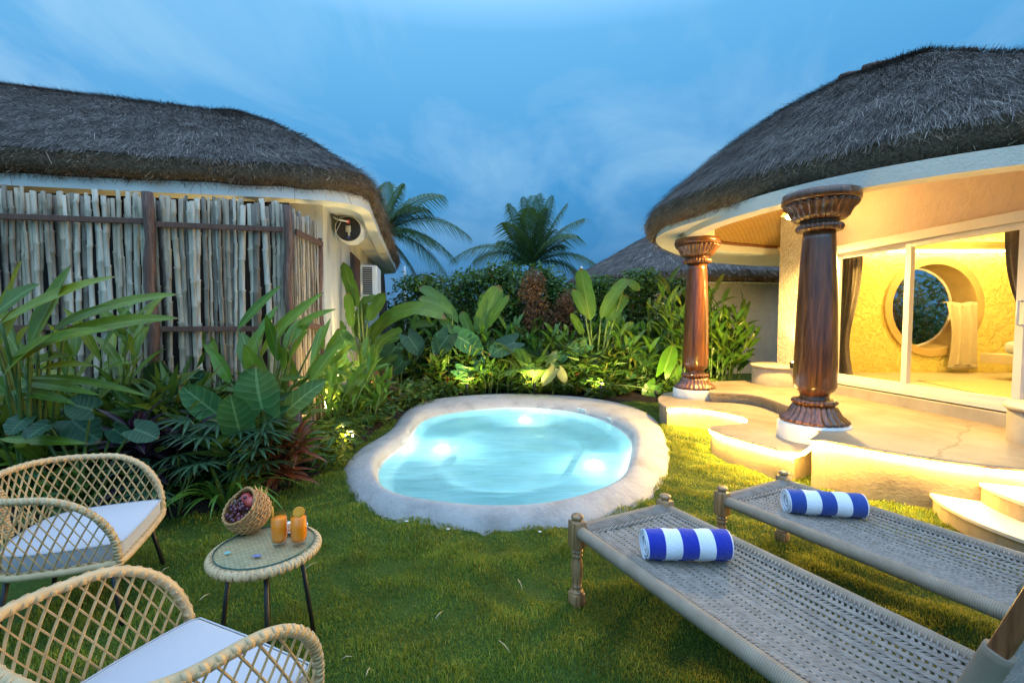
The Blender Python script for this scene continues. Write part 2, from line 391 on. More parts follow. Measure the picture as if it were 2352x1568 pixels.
M_THROW = pmat('beige knitted throw', (.42, .34, .22), (.52, .43, .29), 60, .95, .6, 180, .004, .1)
M_JUTE = pmat('jute rug', (.4, .3, .15), (.52, .4, .22), 40, .95, .8, 90, .008, .1)
# foliage
L_GINGER = leafmat('ginger leaf', (.055, .125, .014), (.12, .2, .018), (.26, .27, .024), .3, .25, 0)
L_HELI = leafmat('heliconia leaf', (.035, .125, .012), (.075, .2, .018), (.17, .26, .028), .28, .28)
L_BANANA = leafmat('banana leaf', (.045, .125, .014), (.08, .185, .022), (.15, .25, .035), .38, .3, 14, (.16, .27, .07))
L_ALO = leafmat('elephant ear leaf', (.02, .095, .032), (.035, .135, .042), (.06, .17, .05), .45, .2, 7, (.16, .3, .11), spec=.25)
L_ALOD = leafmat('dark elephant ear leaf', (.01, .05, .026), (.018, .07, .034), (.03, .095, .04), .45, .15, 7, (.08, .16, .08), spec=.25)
L_DARK = leafmat('dark palm leaf', (.012, .045, .028), (.022, .07, .04), (.035, .09, .045), .42, .15)
L_STRAP = leafmat('strap leaf', (.05, .15, .024), (.09, .23, .035), (.2, .3, .05), .38, .28)
L_VARI = leafmat('variegated leaf', (.2, .26, .08), (.42, .44, .2), (.1, .2, .04), .42, .2)
L_RED = leafmat('cordyline leaf', (.07, .016, .014), (.15, .038, .024), (.24, .085, .04), .42, .2, 0, tcol=(.35, .1, .05))
L_PURPLE = leafmat('purple leaf', (.025, .012, .03), (.045, .02, .05), (.06, .03, .055), .4, .12, 0, tcol=(.15, .05, .1))
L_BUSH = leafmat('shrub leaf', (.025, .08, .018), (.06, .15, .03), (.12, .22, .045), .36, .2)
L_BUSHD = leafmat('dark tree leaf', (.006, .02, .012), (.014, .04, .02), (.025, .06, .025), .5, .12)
L_DEAD = leafmat('withered leaf', (.09, .048, .024), (.2, .11, .06), (.3, .17, .1), .8, .15, 0, tcol=(.3, .15, .05))
L_PALM = leafmat('coconut frond', (.025, .075, .035), (.045, .115, .05), (.075, .15, .06), .42, .22)
L_ARECA = leafmat('areca frond', (.05, .15, .022), (.09, .21, .034), (.15, .27, .045), .4, .28)
L_MIX = leafmat('mixed low foliage', (.02, .065, .01), (.05, .125, .016), (.13, .14, .025), .42, .22)
M_STEM = pmat('green stem', (.05, .1, .02), (.1, .16, .04), 12, .5, .1)
M_STEMR = pmat('brown cane', (.09, .045, .025), (.15, .08, .045), 20, .6, .2)
M_TRUNK = pmat('palm trunk', (.07, .055, .045), (.13, .105, .085), 14, .85, .5, 40, .02)
# ------------------------------------------------------------------ dusk sky
w = bpy.data.worlds.new('World'); sc.world = w; w.use_nodes = True
nt = w.node_tree
for n in list(nt.nodes): nt.nodes.remove(n)
class WT(NT):
    def __init__(s): s.t = nt; s.out = s.n('ShaderNodeOutputWorld')
t = WT()
tc = t.n('ShaderNodeTexCoord'); sx = t.n('ShaderNodeSeparateXYZ'); t.l(tc.outputs['Generated'], sx.inputs[0])
z = t.math('MAXIMUM', sx.outputs[2], 0.0)
base = t.ramp(z, [(0, (.019, .115, .25)), (.1, (.017, .12, .28)), (.28, (.033, .185, .4)), (.52, (.085, .29, .53)), (.66, (.34, .62, 1.0)), (1, (.8, 1.12, 1.72))]).outputs[0]  # last stops lie above the view, raised to add ambient light
zz = t.math('ADD', z, .22); cx = t.n('ShaderNodeCombineXYZ')
t.l(t.math('DIVIDE', sx.outputs[0], zz), cx.inputs[0]); t.l(t.math('DIVIDE', sx.outputs[1], zz), cx.inputs[1])
mp = t.n('ShaderNodeMapping'); mp.inputs['Scale'].default_value = (1.5, 1.05, 1); mp.inputs['Rotation'].default_value = (0, 0, R(-28)); mp.inputs['Location'].default_value = (.35, .2, 0); t.l(cx.outputs[0], mp.inputs[0])
n1 = t.noise(mp.outputs[0], 1.15, 6, .55, .5)
cl = t.ramp(n1.outputs[0], [(.44, (0, 0, 0)), (.66, (1, 1, 1))]).outputs[0]
hz = t.ramp(z, [(.12, (.1, .1, .1)), (.32, (1, 1, 1))]).outputs[0]
fac = t.mixc(1.0, cl, hz, 'MULTIPLY')
sky1 = t.mixc(t.math('MULTIPLY', fac, .58), base, (.21, .38, .54))
# brighter towards the left of the view, where the sun went down
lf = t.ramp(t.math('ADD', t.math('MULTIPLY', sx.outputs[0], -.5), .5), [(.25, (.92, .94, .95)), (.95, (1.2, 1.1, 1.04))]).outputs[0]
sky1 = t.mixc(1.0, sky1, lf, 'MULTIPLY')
bk_ = t.ramp(t.math('ADD', t.math('MULTIPLY', sx.outputs[1], -.5), .5), [(.45, (1, 1, 1)), (.95, (2.3, 2.1, 2.0))]).outputs[0]   # unseen sky behind the viewer, brightened as added fill light
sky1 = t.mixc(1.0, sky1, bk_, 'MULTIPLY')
sk = t.n('ShaderNodeTexSky'); sk.sky_type = 'NISHITA'; sk.sun_disc = False; sk.sun_elevation = R(1); sk.sun_rotation = R(-60)
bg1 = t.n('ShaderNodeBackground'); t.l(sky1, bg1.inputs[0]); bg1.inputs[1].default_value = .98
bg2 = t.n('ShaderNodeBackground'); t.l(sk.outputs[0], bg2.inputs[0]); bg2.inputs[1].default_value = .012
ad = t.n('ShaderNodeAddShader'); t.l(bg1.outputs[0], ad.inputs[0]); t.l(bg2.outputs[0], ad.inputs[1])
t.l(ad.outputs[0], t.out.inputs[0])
sun = bpy.data.lights.new('sun', 'SUN'); sun.energy = .12; sun.angle = R(25); sun.color = (1, .9, .8)
so = bpy.data.objects.new('sun', sun); C.objects.link(so); so.rotation_euler = (R(80), 0, R(60))
sc.view_settings.view_transform = 'Standard'; sc.view_settings.look = 'None'; sc.view_settings.exposure = .82; sc.view_settings.gamma = 1
sc.cycles.use_denoising = True; sc.cycles.max_bounces = 10; sc.cycles.transparent_max_bounces = 12; sc.cycles.sample_clamp_indirect = 6
sc.cycles.sample_clamp_direct = 0; sc.cycles.blur_glossy = .6
try: sc.cycles.denoiser = 'OPENIMAGEDENOISE'
except Exception: pass
def lamp(name, typ, loc, power, col=(1, .7, .32), size=.08, to=None, spot=70, blend=.5, parent=None):
    l = bpy.data.lights.new(name, typ); l.energy = power; l.color = col
    if typ == 'AREA': l.size = size
    else: l.shadow_soft_size = size
    if typ == 'SPOT': l.spot_size = R(spot); l.spot_blend = blend
    o = bpy.data.objects.new(name, l); C.objects.link(o); o.location = loc
    if to is not None: o.rotation_euler = (V(to) - V(loc)).to_track_quat('-Z', 'Y').to_euler()
    if parent is not None: adopt(o, parent)
    return o
# ------------------------------------------------------------------ plunge pool outline
POOL_OUT = [(1075,1219),(1006,1204),(913,1180),(845,1166),(810,1129),(793,1084),(803,1056),(827,1031),(896,991),(922,960),(940,936),(985,918),(1060,908),(1195,903),(1300,908),(1390,918),(1455,934),(1497,957),(1524,998),(1535,1039),(1525,1091),(1491,1139),(1419,1173),(1357,1198),(1247,1206),(1161,1211)]
POOL_IN = [(1144,1158),(1075,1154),(1006,1147.5),(937,1137),(886,1122),(872,1094),(867,1063),(903,1039),(930,1022),(948,995),(972,965),(1023,950),(1109,939.5),(1195,936),(1281,941),(1350,953),(1401,972),(1436,994),(1451,1015),(1449,1043),(1436,1080),(1401,1108),(1333,1132),(1247,1153)]
po = [G(x, y, 0.0) for x, y in POOL_OUT]
pi_ = [G(x, y, .1 if y > 1090 else (.06 if y > 1060 else 0)) for x, y in POOL_IN]
PC = V((.02, 5.7, 0))
po = crom(po, 220); pi_ = crom(pi_, 220)
def radial(P, n=120):
    A = sorted(((math.atan2(p.y - PC.y, p.x - PC.x), (p.xy - PC.xy).length) for p in P))
    a = np.array([q[0] for q in A]); r_ = np.array([q[1] for q in A])
    th = np.linspace(-PI, PI, n, endpoint=False)
    rr = np.interp(th, np.concatenate([a - 2 * PI, a, a + 2 * PI]), np.concatenate([r_, r_, r_]))
    k = np.array([.25, .5, .25])
    for _ in range(5): rr = np.convolve(np.concatenate([rr[-1:], rr, rr[:1]]), k, 'valid')
    return th, rr
NP = 120
th, RO = radial(po, NP); th, RI = radial(pi_, NP)
RO = np.maximum(RO, RI + .2)
def pring(r_, z): return [V((PC.x + math.cos(a) * q, PC.y + math.sin(a) * q, (z[i] if hasattr(z, '__len__') else z))) for i, (a, q) in enumerate(zip(th, r_))]
POOL_POLY = [(p.x, p.y) for p in pring(RO, 0)]
pool = thing('plunge_pool', 'kidney shaped plunge pool with a rounded white plaster rim and lit turquoise water', 'pool', (PC.x, PC.y, 0))
wd = RO - RI
def wob(s, k): return np.array([mnoise.noise(V((math.cos(a) * 3 + s, math.sin(a) * 3, s))) for a in th]) * k
mb = MB()
rows = [pring(RO + .03, -.06), pring(RO + wob(5, .03), .0), pring(RI + wd * .82, .045 + wob(1, .004)), pring(RI + wd * .62, .078 + wob(2, .003)), pring(RI + wd * .42, .1 + wob(3, .003)), pring(RI + wd * .24, .112 + wob(3, .003)), pring(RI + wd * .12, .102), pring(RI + wd * .03, .05), pring(RI - .01, .0), pring(RI - .03, -.05)]
mb.grid([list(x) + [] for x in rows], cu=True); mb.build('pool_rim', M_RIM, pool)
mb = MB()
rows = [pring(RI - .028, -.04), pring(RI - .07, -.2), pring(RI - .12, -.31), pring(RI - .2, -.345), pring(RI * .62, -.365), pring(RI * .58, -.37), pring(RI * .56, -.385), pring(RI * .52, -.43), pring(RI * .5, -.445), pring(RI * .25, -.46), pring(RI * .0, -.465)]
mb.grid(rows, cu=True); mb.build('basin', M_BASIN, pool)
# the water
mb = MB(); ws = []
for k in np.linspace(0, 1, 26): ws.append(pring((RI - .012) * k, 0.0))
mb.grid(ws[::-1], cu=True); wat = mb.build('water', M_WATER, None, origin=PC); tag(wat, kind='structure')
for (px, py, dx, dy) in ((1207, 962, .22, 7.68), (1014, 1027, -.93, 6.02), (1366, 1067, .98, 5.36)):
    c = V((dx, dy, -.352)); mb = MB(); mb.lathe([(.0, .004), (.07, .004), (.075, .0), (.09, .0), (.095, -.015), (.0, -.015)][::-1], 20, c + V((0, 0, .01)), caps=False)
    o = mb.build('pool_light', M_WHITEPL, pool)
    mb = MB(); mb.lathe([(.07, .0), (.05, .006), (0, .008)], 24, c + V((0, 0, .014)), caps=False); q = mb.build('lens', M_LENS, None); q.parent = o; q.matrix_parent_inverse = pool.matrix_basis.inverted() @ pool.matrix_basis
    lamp('pool_lamp', 'POINT', c + V((0, 0, .1)), 42, (.95, .98, .95), .012)
# rim fittings: two slotted vents and a small grey label on the inner wall, round jets in the floor
def rimfit(a_deg, w_, h_, name, mats, lab):
    a = R(a_deg); i = int((a + PI) / (2 * PI) * NP) % NP
    p0 = pring(RI + wd * .02, .05)[i]; p1 = pring(RI + wd * .02, .05)[(i + 1) % NP]; tan = (p1 - p0).normalized(); nrm = V((0, 0, 1)).cross(tan)
    if nrm.dot(PC - p0) < 0: nrm = -nrm
    up = (V((0, 0, 1)) - nrm * -.45).normalized(); nn = tan.cross(up)
    if nn.dot(PC - p0) < 0: nn = -nn
    M = Matrix((tan, up, nn)).transposed(); mb = MB(); c = p0 + nn * .006
    mb.box(c, (w_, h_, .008), M)
    mb.mi = 1
    for r_ in range(2):
        for k in range(5):
            q = c + M @ V(((k - 2) * w_ * .17, (r_ - .5) * h_ * .42, .0045)); mb.box(q, (w_ * .06, h_ * .3, .003), M @ Matrix.Rotation(.5, 3, 'Z'))
    o = mb.build(name, mats, pool, smooth=False); o['label'] = lab
rimfit(62, .17, .085, 'vent_grille', [M_WHITEPL, M_BLACK], 'white slotted vent grille on the far inner rim')
rimfit(44, .13, .075, 'vent_grille', [M_WHITEPL, M_OLDWALL], 'pale vent grille on the right of the inner rim')
for (x, y) in ((1155, 1002), (1240, 1010)):
    mb = MB()
    c = G(x, y, 0) ; c = c + V((c.x, c.y, 0)).normalized() * .75; c.z = -.452
    for r_ in (.03, .055, .08): mb.tube([c + V((math.cos(a) * r_, math.sin(a) * r_, 0)) for a in np.linspace(0, 2 * PI, 20, endpoint=False)], .006, 5, closed=True)
    mb.lathe([(0, .0), (.085, .001)], 20, c - V((0, 0, .004)), caps=False); mb.build('floor_drain', M_WHITEPL, pool)
# ------------------------------------------------------------------ terrace outlines (world)
T1, T2 = .30, .46
lobe = [G(1533, 934, T1), G(1560, 932.5, T1), G(1600, 934.5, T1), G(1649, 941, T1), G(1697, 951, T1), G(1717, 959, T1), G(1722, 966, T1), G(1712, 971.5, T1), G(1689, 974, T1), G(1650, 977, T1), G(1633, 978.5, T1)]
edge1 = [G(1636, 983, T1), G(1669, 997, T1), G(1729.5, 1013, T1), G(1789.7, 1029, T1), G(1825, 1036, T1)]
edge2 = [G(1866, 1009, T2), G(1910, 1011, T2), G(2050, 1035, T2), G(2211, 1059, T2), G(2352, 1073, T2)]
P2C = V((3.33, 4.98, 0)); P1C = V((3.12, 7.72, 0))
back1 = [V((3.6, 8.3, T1)), V((3.1, 8.35, T1)), V((2.72, 8.05, T1)), V((2.48, 7.6, T1)), V((2.36, 7.2, T1))]
e2end = edge2[-1] + (edge2[-1] - edge2[-2]).normalized() * 2.2
T1P = lobe + edge1 + [V((3.6, 5.0, T1)), V((5.2, 5.2, T1)), V((5.0, 8.0, T1))] + back1
riser = [G(1632, 900, T2), G(1690, 902, T2), G(1750, 910, T2), G(1810, 930, T2), G(1830, 938, T2)]
T2P = riser + [V((3.1, 5.0, T2)), V((3.2, 4.62, T2))] + edge2 + [e2end, V((9.5, 2.2, T2)), V((9.5, 8.2, T2)), V((4.6, 8.6, T2)), V((3.72, 8.42, T2))]
terr = thing('terrace', 'two level cream terrace with a wavy edge and glowing light strip below the villa', 'terrace', (4, 6, 0))
def slab(poly, z0, zt, name, lipped=True):
    mb = MB(); mb.prism(poly, z0, zt - .035, True, False); o = mb.build(name, M_TWALL, terr, smooth=False)
    cx_ = sum(p.x for p in poly) / len(poly); cy_ = sum(p.y for p in poly) / len(poly)
    mb = MB(); q = []
    n = len(poly)
    for i, p in enumerate(poly):
        a = poly[i - 1]; b = poly[(i + 1) % n]; tn = (b.xy - a.xy)
        nr = V((tn.y, -tn.x)).normalized() if tn.length > 0 else V((0, 0)); q.append(V((p.x + nr.x * .025, p.y + nr.y * .025, 0)))
    mb.prism(q, zt - .035, zt, True, True); o2 = mb.build('floor_slab', M_TERR, None, smooth=False); o2.parent = o; o2.matrix_parent_inverse = Matrix.Identity(4)
    bevel(o2, .008); return o
def ccw(poly):
    A = sum(poly[i - 1].x * poly[i].y - poly[i].x * poly[i - 1].y for i in range(len(poly))); return poly if A > 0 else poly[::-1]
sm = crom(lobe, 60, False); T1S = ccw(sm + edge1 + T1P[len(lobe) + len(edge1):])
r2 = crom(riser, 30, False); e2 = crom(edge2, 30, False)
T2S = ccw(r2 + T2P[5:7] + e2 + T2P[12:])
slab(T1S, -.05, T1, 'lower_tier'); slab(T2S, -.05, T2, 'upper_tier')
# light strip: hangs just under the nosing, follows the wavy edge, climbs beside the plinth
def off(P, d, dz):
    out = []
    for i, p in enumerate(P):
        a = P[max(0, i - 1)]; b = P[min(len(P) - 1, i + 1)]; tn = (b - a); nr = V((tn.y, -tn.x, 0)).normalized()
        if nr.dot(V((0, 0, 0)) - V((p.x, p.y, 0))) < 0 and False: nr = -nr
        out.append(p + nr * d + V((0, 0, dz)))
    return out
def strip(P, w_=.0145):
    mb = MB(); mb.tube(P, w_, 6); return mb.build('light_strip', M_LED, terr)
sgn = 1
def outward(P, d, dz, cen):
    Q = off(P, d, dz); Q2 = off(P, -d, dz); return Q, Q2
LA = off(sm, .019, -.05); LB = off(sm, -.019, -.05)
# choose the side that lies outside the slab
mid = LA[3]; ins = inside([mid.x], [mid.y], T1S)[0]; strip(LB if ins else LA)
up_path = crom(edge1 + [G(1846, 1030, .37), G(1868, 1011, T2)] + edge2[1:] + [e2end], 90, False)
LA = off(up_path, .019, -.05); LB = off(up_path, -.019, -.05)
mid = LA[60]; ins = inside([mid.x], [mid.y], T2S)[0]; strip(LB if ins else LA)
# plinths, round seat blocks, steps
def drum(c, r_, z0, z1, mat, name='plinth', slabtop=False):
    mb = MB(); mb.lathe([(r_ * 1.0, z0), (r_, z1 - .02), (r_ - .02, z1), (0, z1)], 40, (c[0], c[1], 0), caps=False); o = mb.build(name, M_TWALL2 if mat is M_TWALL else mat, terr)
    if slabtop:
        mb = MB(); mb.lathe([(0, z1 + .003), (r_ + .02, z1 + .003), (r_ + .03, z1 + .015), (r_ + .03, z1 + .035), (r_ + .02, z1 + .045), (0, z1 + .045)], 40, (c[0], c[1], 0), caps=False)
        q = mb.build('top_slab', M_CREAMSLAB, None); q.parent = o; q.matrix_parent_inverse = Matrix.Identity(4)
    return o
drum(P2C, .35, T1 - .02, .485, M_PLASTER); drum(P1C, .35, T1 - .02, .445, M_PLASTER)
drum((4.86, 8.12), .5, T2 - .02, .76, M_TWALL, 'seat_block', True)
drum((5.12, 4.05), .46, T2 - .02, .76, M_TWALL, 'seat_block', True)
for (c, rx, ry, z1, nm) in ((V((4.36, 3.2, 0)), 1.0, .55, .155, 'step'), (V((4.42, 3.22, 0)), .76, .34, .305, 'step')):
    pts = [(c.x + math.cos(a) * rx, c.y + math.sin(a) * rx) for a in np.linspace(0, 2 * PI, 64, endpoint=False)]
    mb = MB(); mb.prism(pts, -.03, z1 - .03, True, False); o = mb.build(nm, M_TWALL, terr, smooth=False)
    mb = MB(); pc_ = V((c.x, c.y)); mb.prism([(pc_.x + (x - pc_.x) * 1.02, pc_.y + (y - pc_.y) * 1.02) for x, y in pts], z1 - .03, z1, True, True); q = mb.build('step_slab', M_CREAMSLAB, None, smooth=False); q.parent = o; q.matrix_parent_inverse = Matrix.Identity(4); bevel(q, .006)
# ------------------------------------------------------------------ ground
BED_L = [(-12, 8.5), (-12, 2.9), (-3.4, 3.3), (-2.6, 3.7), (-2.15, 4.1), (-2.05, 4.9), (-2.1, 5.6), (-1.95, 6.6), (-1.9, 7.5), (-1.7, 8.4), (-1.3, 9.0), (-.6, 9.3), (.6, 9.35), (1.6, 9.15), (2.2, 8.75), (2.9, 8.75), (3.6, 8.6), (4.7, 8.8), (4.7, 16), (-3, 16), (-3, 8.5)]
def lump(x, y):
    return .016 * (np.sin(x * 5.1 + np.sin(y * 3.3) * 1.4) * np.sin(y * 6.3 + np.sin(x * 2.7)) + .8 * np.sin(x * 11.7 + 1.3 * np.sin(y * 7.1)) * np.sin(y * 13.1 + 1.7 * np.sin(x * 5.7)))
xs = np.concatenate([[-300, -120, -60, -30, -18, -12, -9, -7.5], np.arange(-6.5, 6.5, .07), [7.5, 9, 12, 18, 30, 60, 120, 300]])
ys = np.concatenate([[-300, -100, -30, -8, -3, -1], np.arange(-.5, 9.8, .07), [10.5, 12, 15, 20, 30, 60, 120, 300]])
X, Y = np.meshgrid(xs, ys); near = (np.abs(X) < 6.5) & (Y > -.5) & (Y < 9.8)
Z = np.where(near, lump(X, Y), 0) - .006
inp = inside(X, Y, [(PC.x + (x - PC.x) * 1.0, PC.y + (y - PC.y) * 1.0) for x, y in POOL_POLY]); Z = np.where(inp, -.05, Z)
hole = inside(X, Y, [(p.x, p.y) for p in pring(RI + wd * .45, 0)])
nx = len(xs); idx = np.arange(len(xs) * len(ys)).reshape(len(ys), nx)
q = np.stack([idx[:-1, :-1], idx[:-1, 1:], idx[1:, 1:], idx[1:, :-1]], -1).reshape(-1, 4)
q = q[~hole.ravel()[q].any(1)]
t = NT('lawn'); _v = t.obj(); _n = t.noise(_v, 3.0, 6, .65); _n2 = t.noise(_v, 60, 4)
_c = t.ramp(_n.outputs[0], [(.3, (.03, .065, .01)), (.5, (.045, .09, .014)), (.72, (.075, .1, .02))]).outputs[0]
_c = t.mixc(.6, _c, t.ramp(_n2.outputs[0], [(.3, (.4, .4, .35)), (.7, (1.3, 1.3, 1.2))]).outputs[0], 'MULTIPLY')
M_LAWN = t.done(t.bsdf(_c, .9, t.bump(_n2.outputs[0], .9, .03), .15))
tag(np_mesh('ground', np.stack([X, Y, Z], -1).reshape(-1, 3), q, M_LAWN, smooth=True), kind='structure')
# soil of the planting beds
bx = np.arange(-12, 5, .16); by = np.arange(2.8, 16, .16); X, Y = np.meshgrid(bx, by)
Z = .03 + .03 * np.sin(X * 3.1) * np.sin(Y * 2.7) + .015 * np.sin(X * 9 + Y * 5); ib = inside(X, Y, BED_L); Z = np.where(ib, Z, -.03)
idx = np.arange(X.size).reshape(X.shape); q = np.stack([idx[:-1, :-1], idx[:-1, 1:], idx[1:, 1:], idx[1:, :-1]], -1).reshape(-1, 4); q = q[ib.ravel()[q].any(1)]
tag(np_mesh('bed_soil', np.stack([X, Y, Z], -1).reshape(-1, 3), q, M_SOIL, smooth=True), kind='structure')
# lawn grass: short blades, denser and finer near
def blades(n, x0, x1, y0, y1, h, wd_):
    px = rng.uniform(x0, x1, n); py = rng.uniform(y0, y1, n)
    bad = inside(px, py, [(p.x, p.y) for p in pring(RO - .02 + wob(5, .03), 0)]) | inside(px, py, BED_L) | inside(px, py, [(p.x, p.y) for p in T1S]) | inside(px, py, [(p.x, p.y) for p in T2S])
    px, py = px[~bad], py[~bad]; n = len(px)
    pz = lump(px, py) - .008; a = rng.uniform(0, 2 * PI, n); ln = rng.uniform(.1, .9, n); hh = h * rng.uniform(.55, 1.35, n) * np.clip(1 + 22 * lump(px, py), .45, 1.7); w2 = wd_ * rng.uniform(.7, 1.3, n)
    d = np.stack([np.cos(a), np.sin(a)], -1); s_ = np.stack([-d[:, 1], d[:, 0]], -1)
    p = np.stack([px, py, pz], -1)
    A = p.copy(); A[:, :2] -= s_ * w2[:, None]; B = p.copy(); B[:, :2] += s_ * w2[:, None]
    m = p.copy(); m[:, :2] += d * (hh * ln * .35)[:, None]; m[:, 2] += hh * .62
    m1 = m.copy(); m1[:, :2] -= s_ * (w2 * .75)[:, None]; m2 = m.copy(); m2[:, :2] += s_ * (w2 * .75)[:, None]
    T = p.copy(); T[:, :2] += d * (hh * ln * .95)[:, None]; T[:, 2] += hh * (1 - .3 * ln)
    Vv = np.stack([A, B, m2, m1, T], 1).reshape(-1, 3); i = np.arange(n) * 5
    f = np.stack([i, i + 1, i + 2], -1); f2 = np.stack([i, i + 2, i + 3], -1); f3 = np.stack([i + 3, i + 2, i + 4], -1)
    return Vv, np.concatenate([f, f2, f3])
L_GRASS = leafmat('grass blade', (.07, .145, .014), (.15, .225, .02), (.4, .33, .05), .5, .3, 0, tcol=(.45, .45, .03), spec=.3, ns=3.2, na=.8, lo=(.38, .45, .4), hi=(1.5, 1.4, 1.2), ribs=False)
parts = [blades(190000, -2.6, 2.6, .7, 3.2, .024, .0017), blades(150000, -3.2, 4.2, 3.0, 5.8, .025, .0025), blades(75000, -3, 4.5, 5.6, 9.4, .028, .0036), blades(20000, 2.4, 6, 1.6, 4.4, .025, .0025)]
Vs = []; Fs = []; o_ = 0
for a, b in parts: Vs.append(a); Fs.append(b + o_); o_ += len(a)
tag(np_mesh('grass', np.concatenate(Vs), np.concatenate(Fs), L_GRASS), 'short clumpy green lawn grass around the pool', 'grass', kind='stuff')
# ------------------------------------------------------------------ thatch
def roof_fn(eave, ridge, z_e, thick, prof, bulge=None):
    """eave: closed list of points; ridge: matching list of points. returns S(i, s)"""
    n = len(eave)
    def S(i, s):
        i0 = int(math.floor(i)) % n; i1 = (i0 + 1) % n; f = i - math.floor(i)
        e = eave[i0].lerp(eave[i1], f); r_ = ridge[i0].lerp(ridge[i1], f)
        h = prof(s); x = e.x + (r_.x - e.x) * s; y = e.y + (r_.y - e.y) * s
        return V((x, y, e.z + thick + (r_.z - e.z - thick) * h))
    return S
def thatch(name_parent, eave, ridge, thick, prof, nstraw, seed, vis=None, strawlen=.26, sw=.0045, ns=26, fringe=9000):
    rg = random.Random(seed); n = len(eave); S = roof_fn(eave, ridge, eave[0].z, thick, prof)
    cen = sum((V(r_) for r_ in ridge), V()) / n
    mb = MB(); rows = []
    def inset(i, d):
        e = eave[i]; v = V((ridge[i].x - e.x, ridge[i].y - e.y, 0)).normalized(); return e + v * d
    def nz(p, k): return mnoise.noise(p * 2.3) * k + mnoise.noise(p * 7) * k * .5
    rows.append([inset(i, .55) + V((0, 0, .12)) for i in range(n)])
    mb.grid([rows[0], [inset(i, .12) + V((0, 0, -.0 + nz(eave[i], .03))) for i in range(n)], [inset(i, .0) + V((0, 0, .06 + nz(eave[i], .03))) for i in range(n)], [inset(i, -.03) + V((0, 0, thick * .55 + nz(eave[i], .02))) for i in range(n)], [S(i, .009) + V((0, 0, nz(eave[i], .035) * .37)) for i in range(n)]], cu=True)
    mb.mi = 1
    rows = []
    for k in range(ns + 1):
        s = .008 + .992 * k / ns; row = []
        for i in range(n):
            p = S(i, s); p.z += nz(p, .035) * min(1, s * 8 + .3); row.append(p)
        rows.append(row)
    mb.grid(rows, cu=True)
    roof = mb.build('roof', [M_THATCH2, M_THATCH], name_parent)
    # loose straw lying down the slope
    Vv = []; Ff = []
    vis_i = vis or (0, n)
    for _ in range(nstraw):
        i = rg.uniform(*vis_i); s = rg.random() ** 1.15 * .98 + .01
        p = S(i, s); d = (S(i, max(0, s - .02)) - S(i, s + .02)).normalized(); sd = (S(i + .2, s) - p)
        sd = (sd - d * sd.dot(d)).normalized(); nn = sd.cross(d)
        if nn.z < 0: nn = -nn
        a = rg.gauss(0, .17) if rg.random() < .93 else rg.uniform(-1.5, 1.5)
        dd = d * math.cos(a) + sd * math.sin(a); ss = sd * math.cos(a) - d * math.sin(a)
        L = strawlen * rg.uniform(.4, 1.3); p = p + nn * (rg.uniform(-.01, .03) + nz(p, .035)); tip = p + dd * L + nn * rg.uniform(-.01, .05) * (2 if rg.random() < .08 else 1)
        w_ = sw * rg.uniform(.6, 1.6); b = len(Vv); Vv += [p - ss * w_, p + ss * w_, tip + ss * w_ * .5, tip - ss * w_ * .5]; Ff.append((b, b + 1, b + 2, b + 3))
    o = np_mesh('loose_straw', np.array([tuple(v) for v in Vv]), np.array(Ff), M_STRAW, None)
    o.parent = roof; o.matrix_parent_inverse = Matrix.Identity(4)
    # cut ends bristling round the eave
    Vv = []; Ff = []
    for _ in range(fringe):
        i = rg.uniform(*vis_i); i0 = int(i) % n; e = eave[i0].lerp(eave[(i0 + 1) % n], i - int(i)); r_ = ridge[i0]
        outw = V((e.x - r_.x, e.y - r_.y, 0)).normalized(); tn = V((-outw.y, outw.x, 0)); q = rg.random()
        p = e + outw * (.0 - .1 * (1 - q) ** 2) + V((0, 0, -.01 + q * thick * .95)) ; p.z += nz(e, .03)
        d = (outw * rg.uniform(.1, 1.0) + tn * rg.gauss(0, .45) + V((0, 0, -rg.uniform(.2, 1.1)))).normalized()
        L = rg.uniform(.04, .12) * (2.0 if rg.random() < .06 else 1); w_ = sw * rg.uniform(.7, 1.5); sd = d.cross(V((rg.gauss(0, 1), rg.gauss(0, 1), rg.gauss(0, 1)))).normalized()
        b = len(Vv); p = p - d * .02; tip = p + d * L; Vv += [p - sd * w_, p + sd * w_, tip + sd * w_ * .6, tip - sd * w_ * .6]; Ff.append((b, b + 1, b + 2, b + 3))
    o = np_mesh('straw_fringe', np.array([tuple(v) for v in Vv]), np.array(Ff), M_STRAWE, None)
    o.parent = roof; o.matrix_parent_inverse = Matrix.Identity(4)
    return roof, S
def part(mb, name, mat, thing_, sub=None, smooth=True):
    o = mb.build(name, mat, None if sub else thing_, smooth=smooth)
    if sub: o.parent = sub; o.matrix_parent_inverse = Matrix.Identity(4)
    return o
def ring_strip(mb, A, B):
    n = len(A); b = len(mb.v)
    for p in A: mb.add(p)
    for p in B: mb.add(p)
    for i in range(n):
        j = (i + 1) % n; mb.face(b + i, b + j, b + n + j, b + n + i)
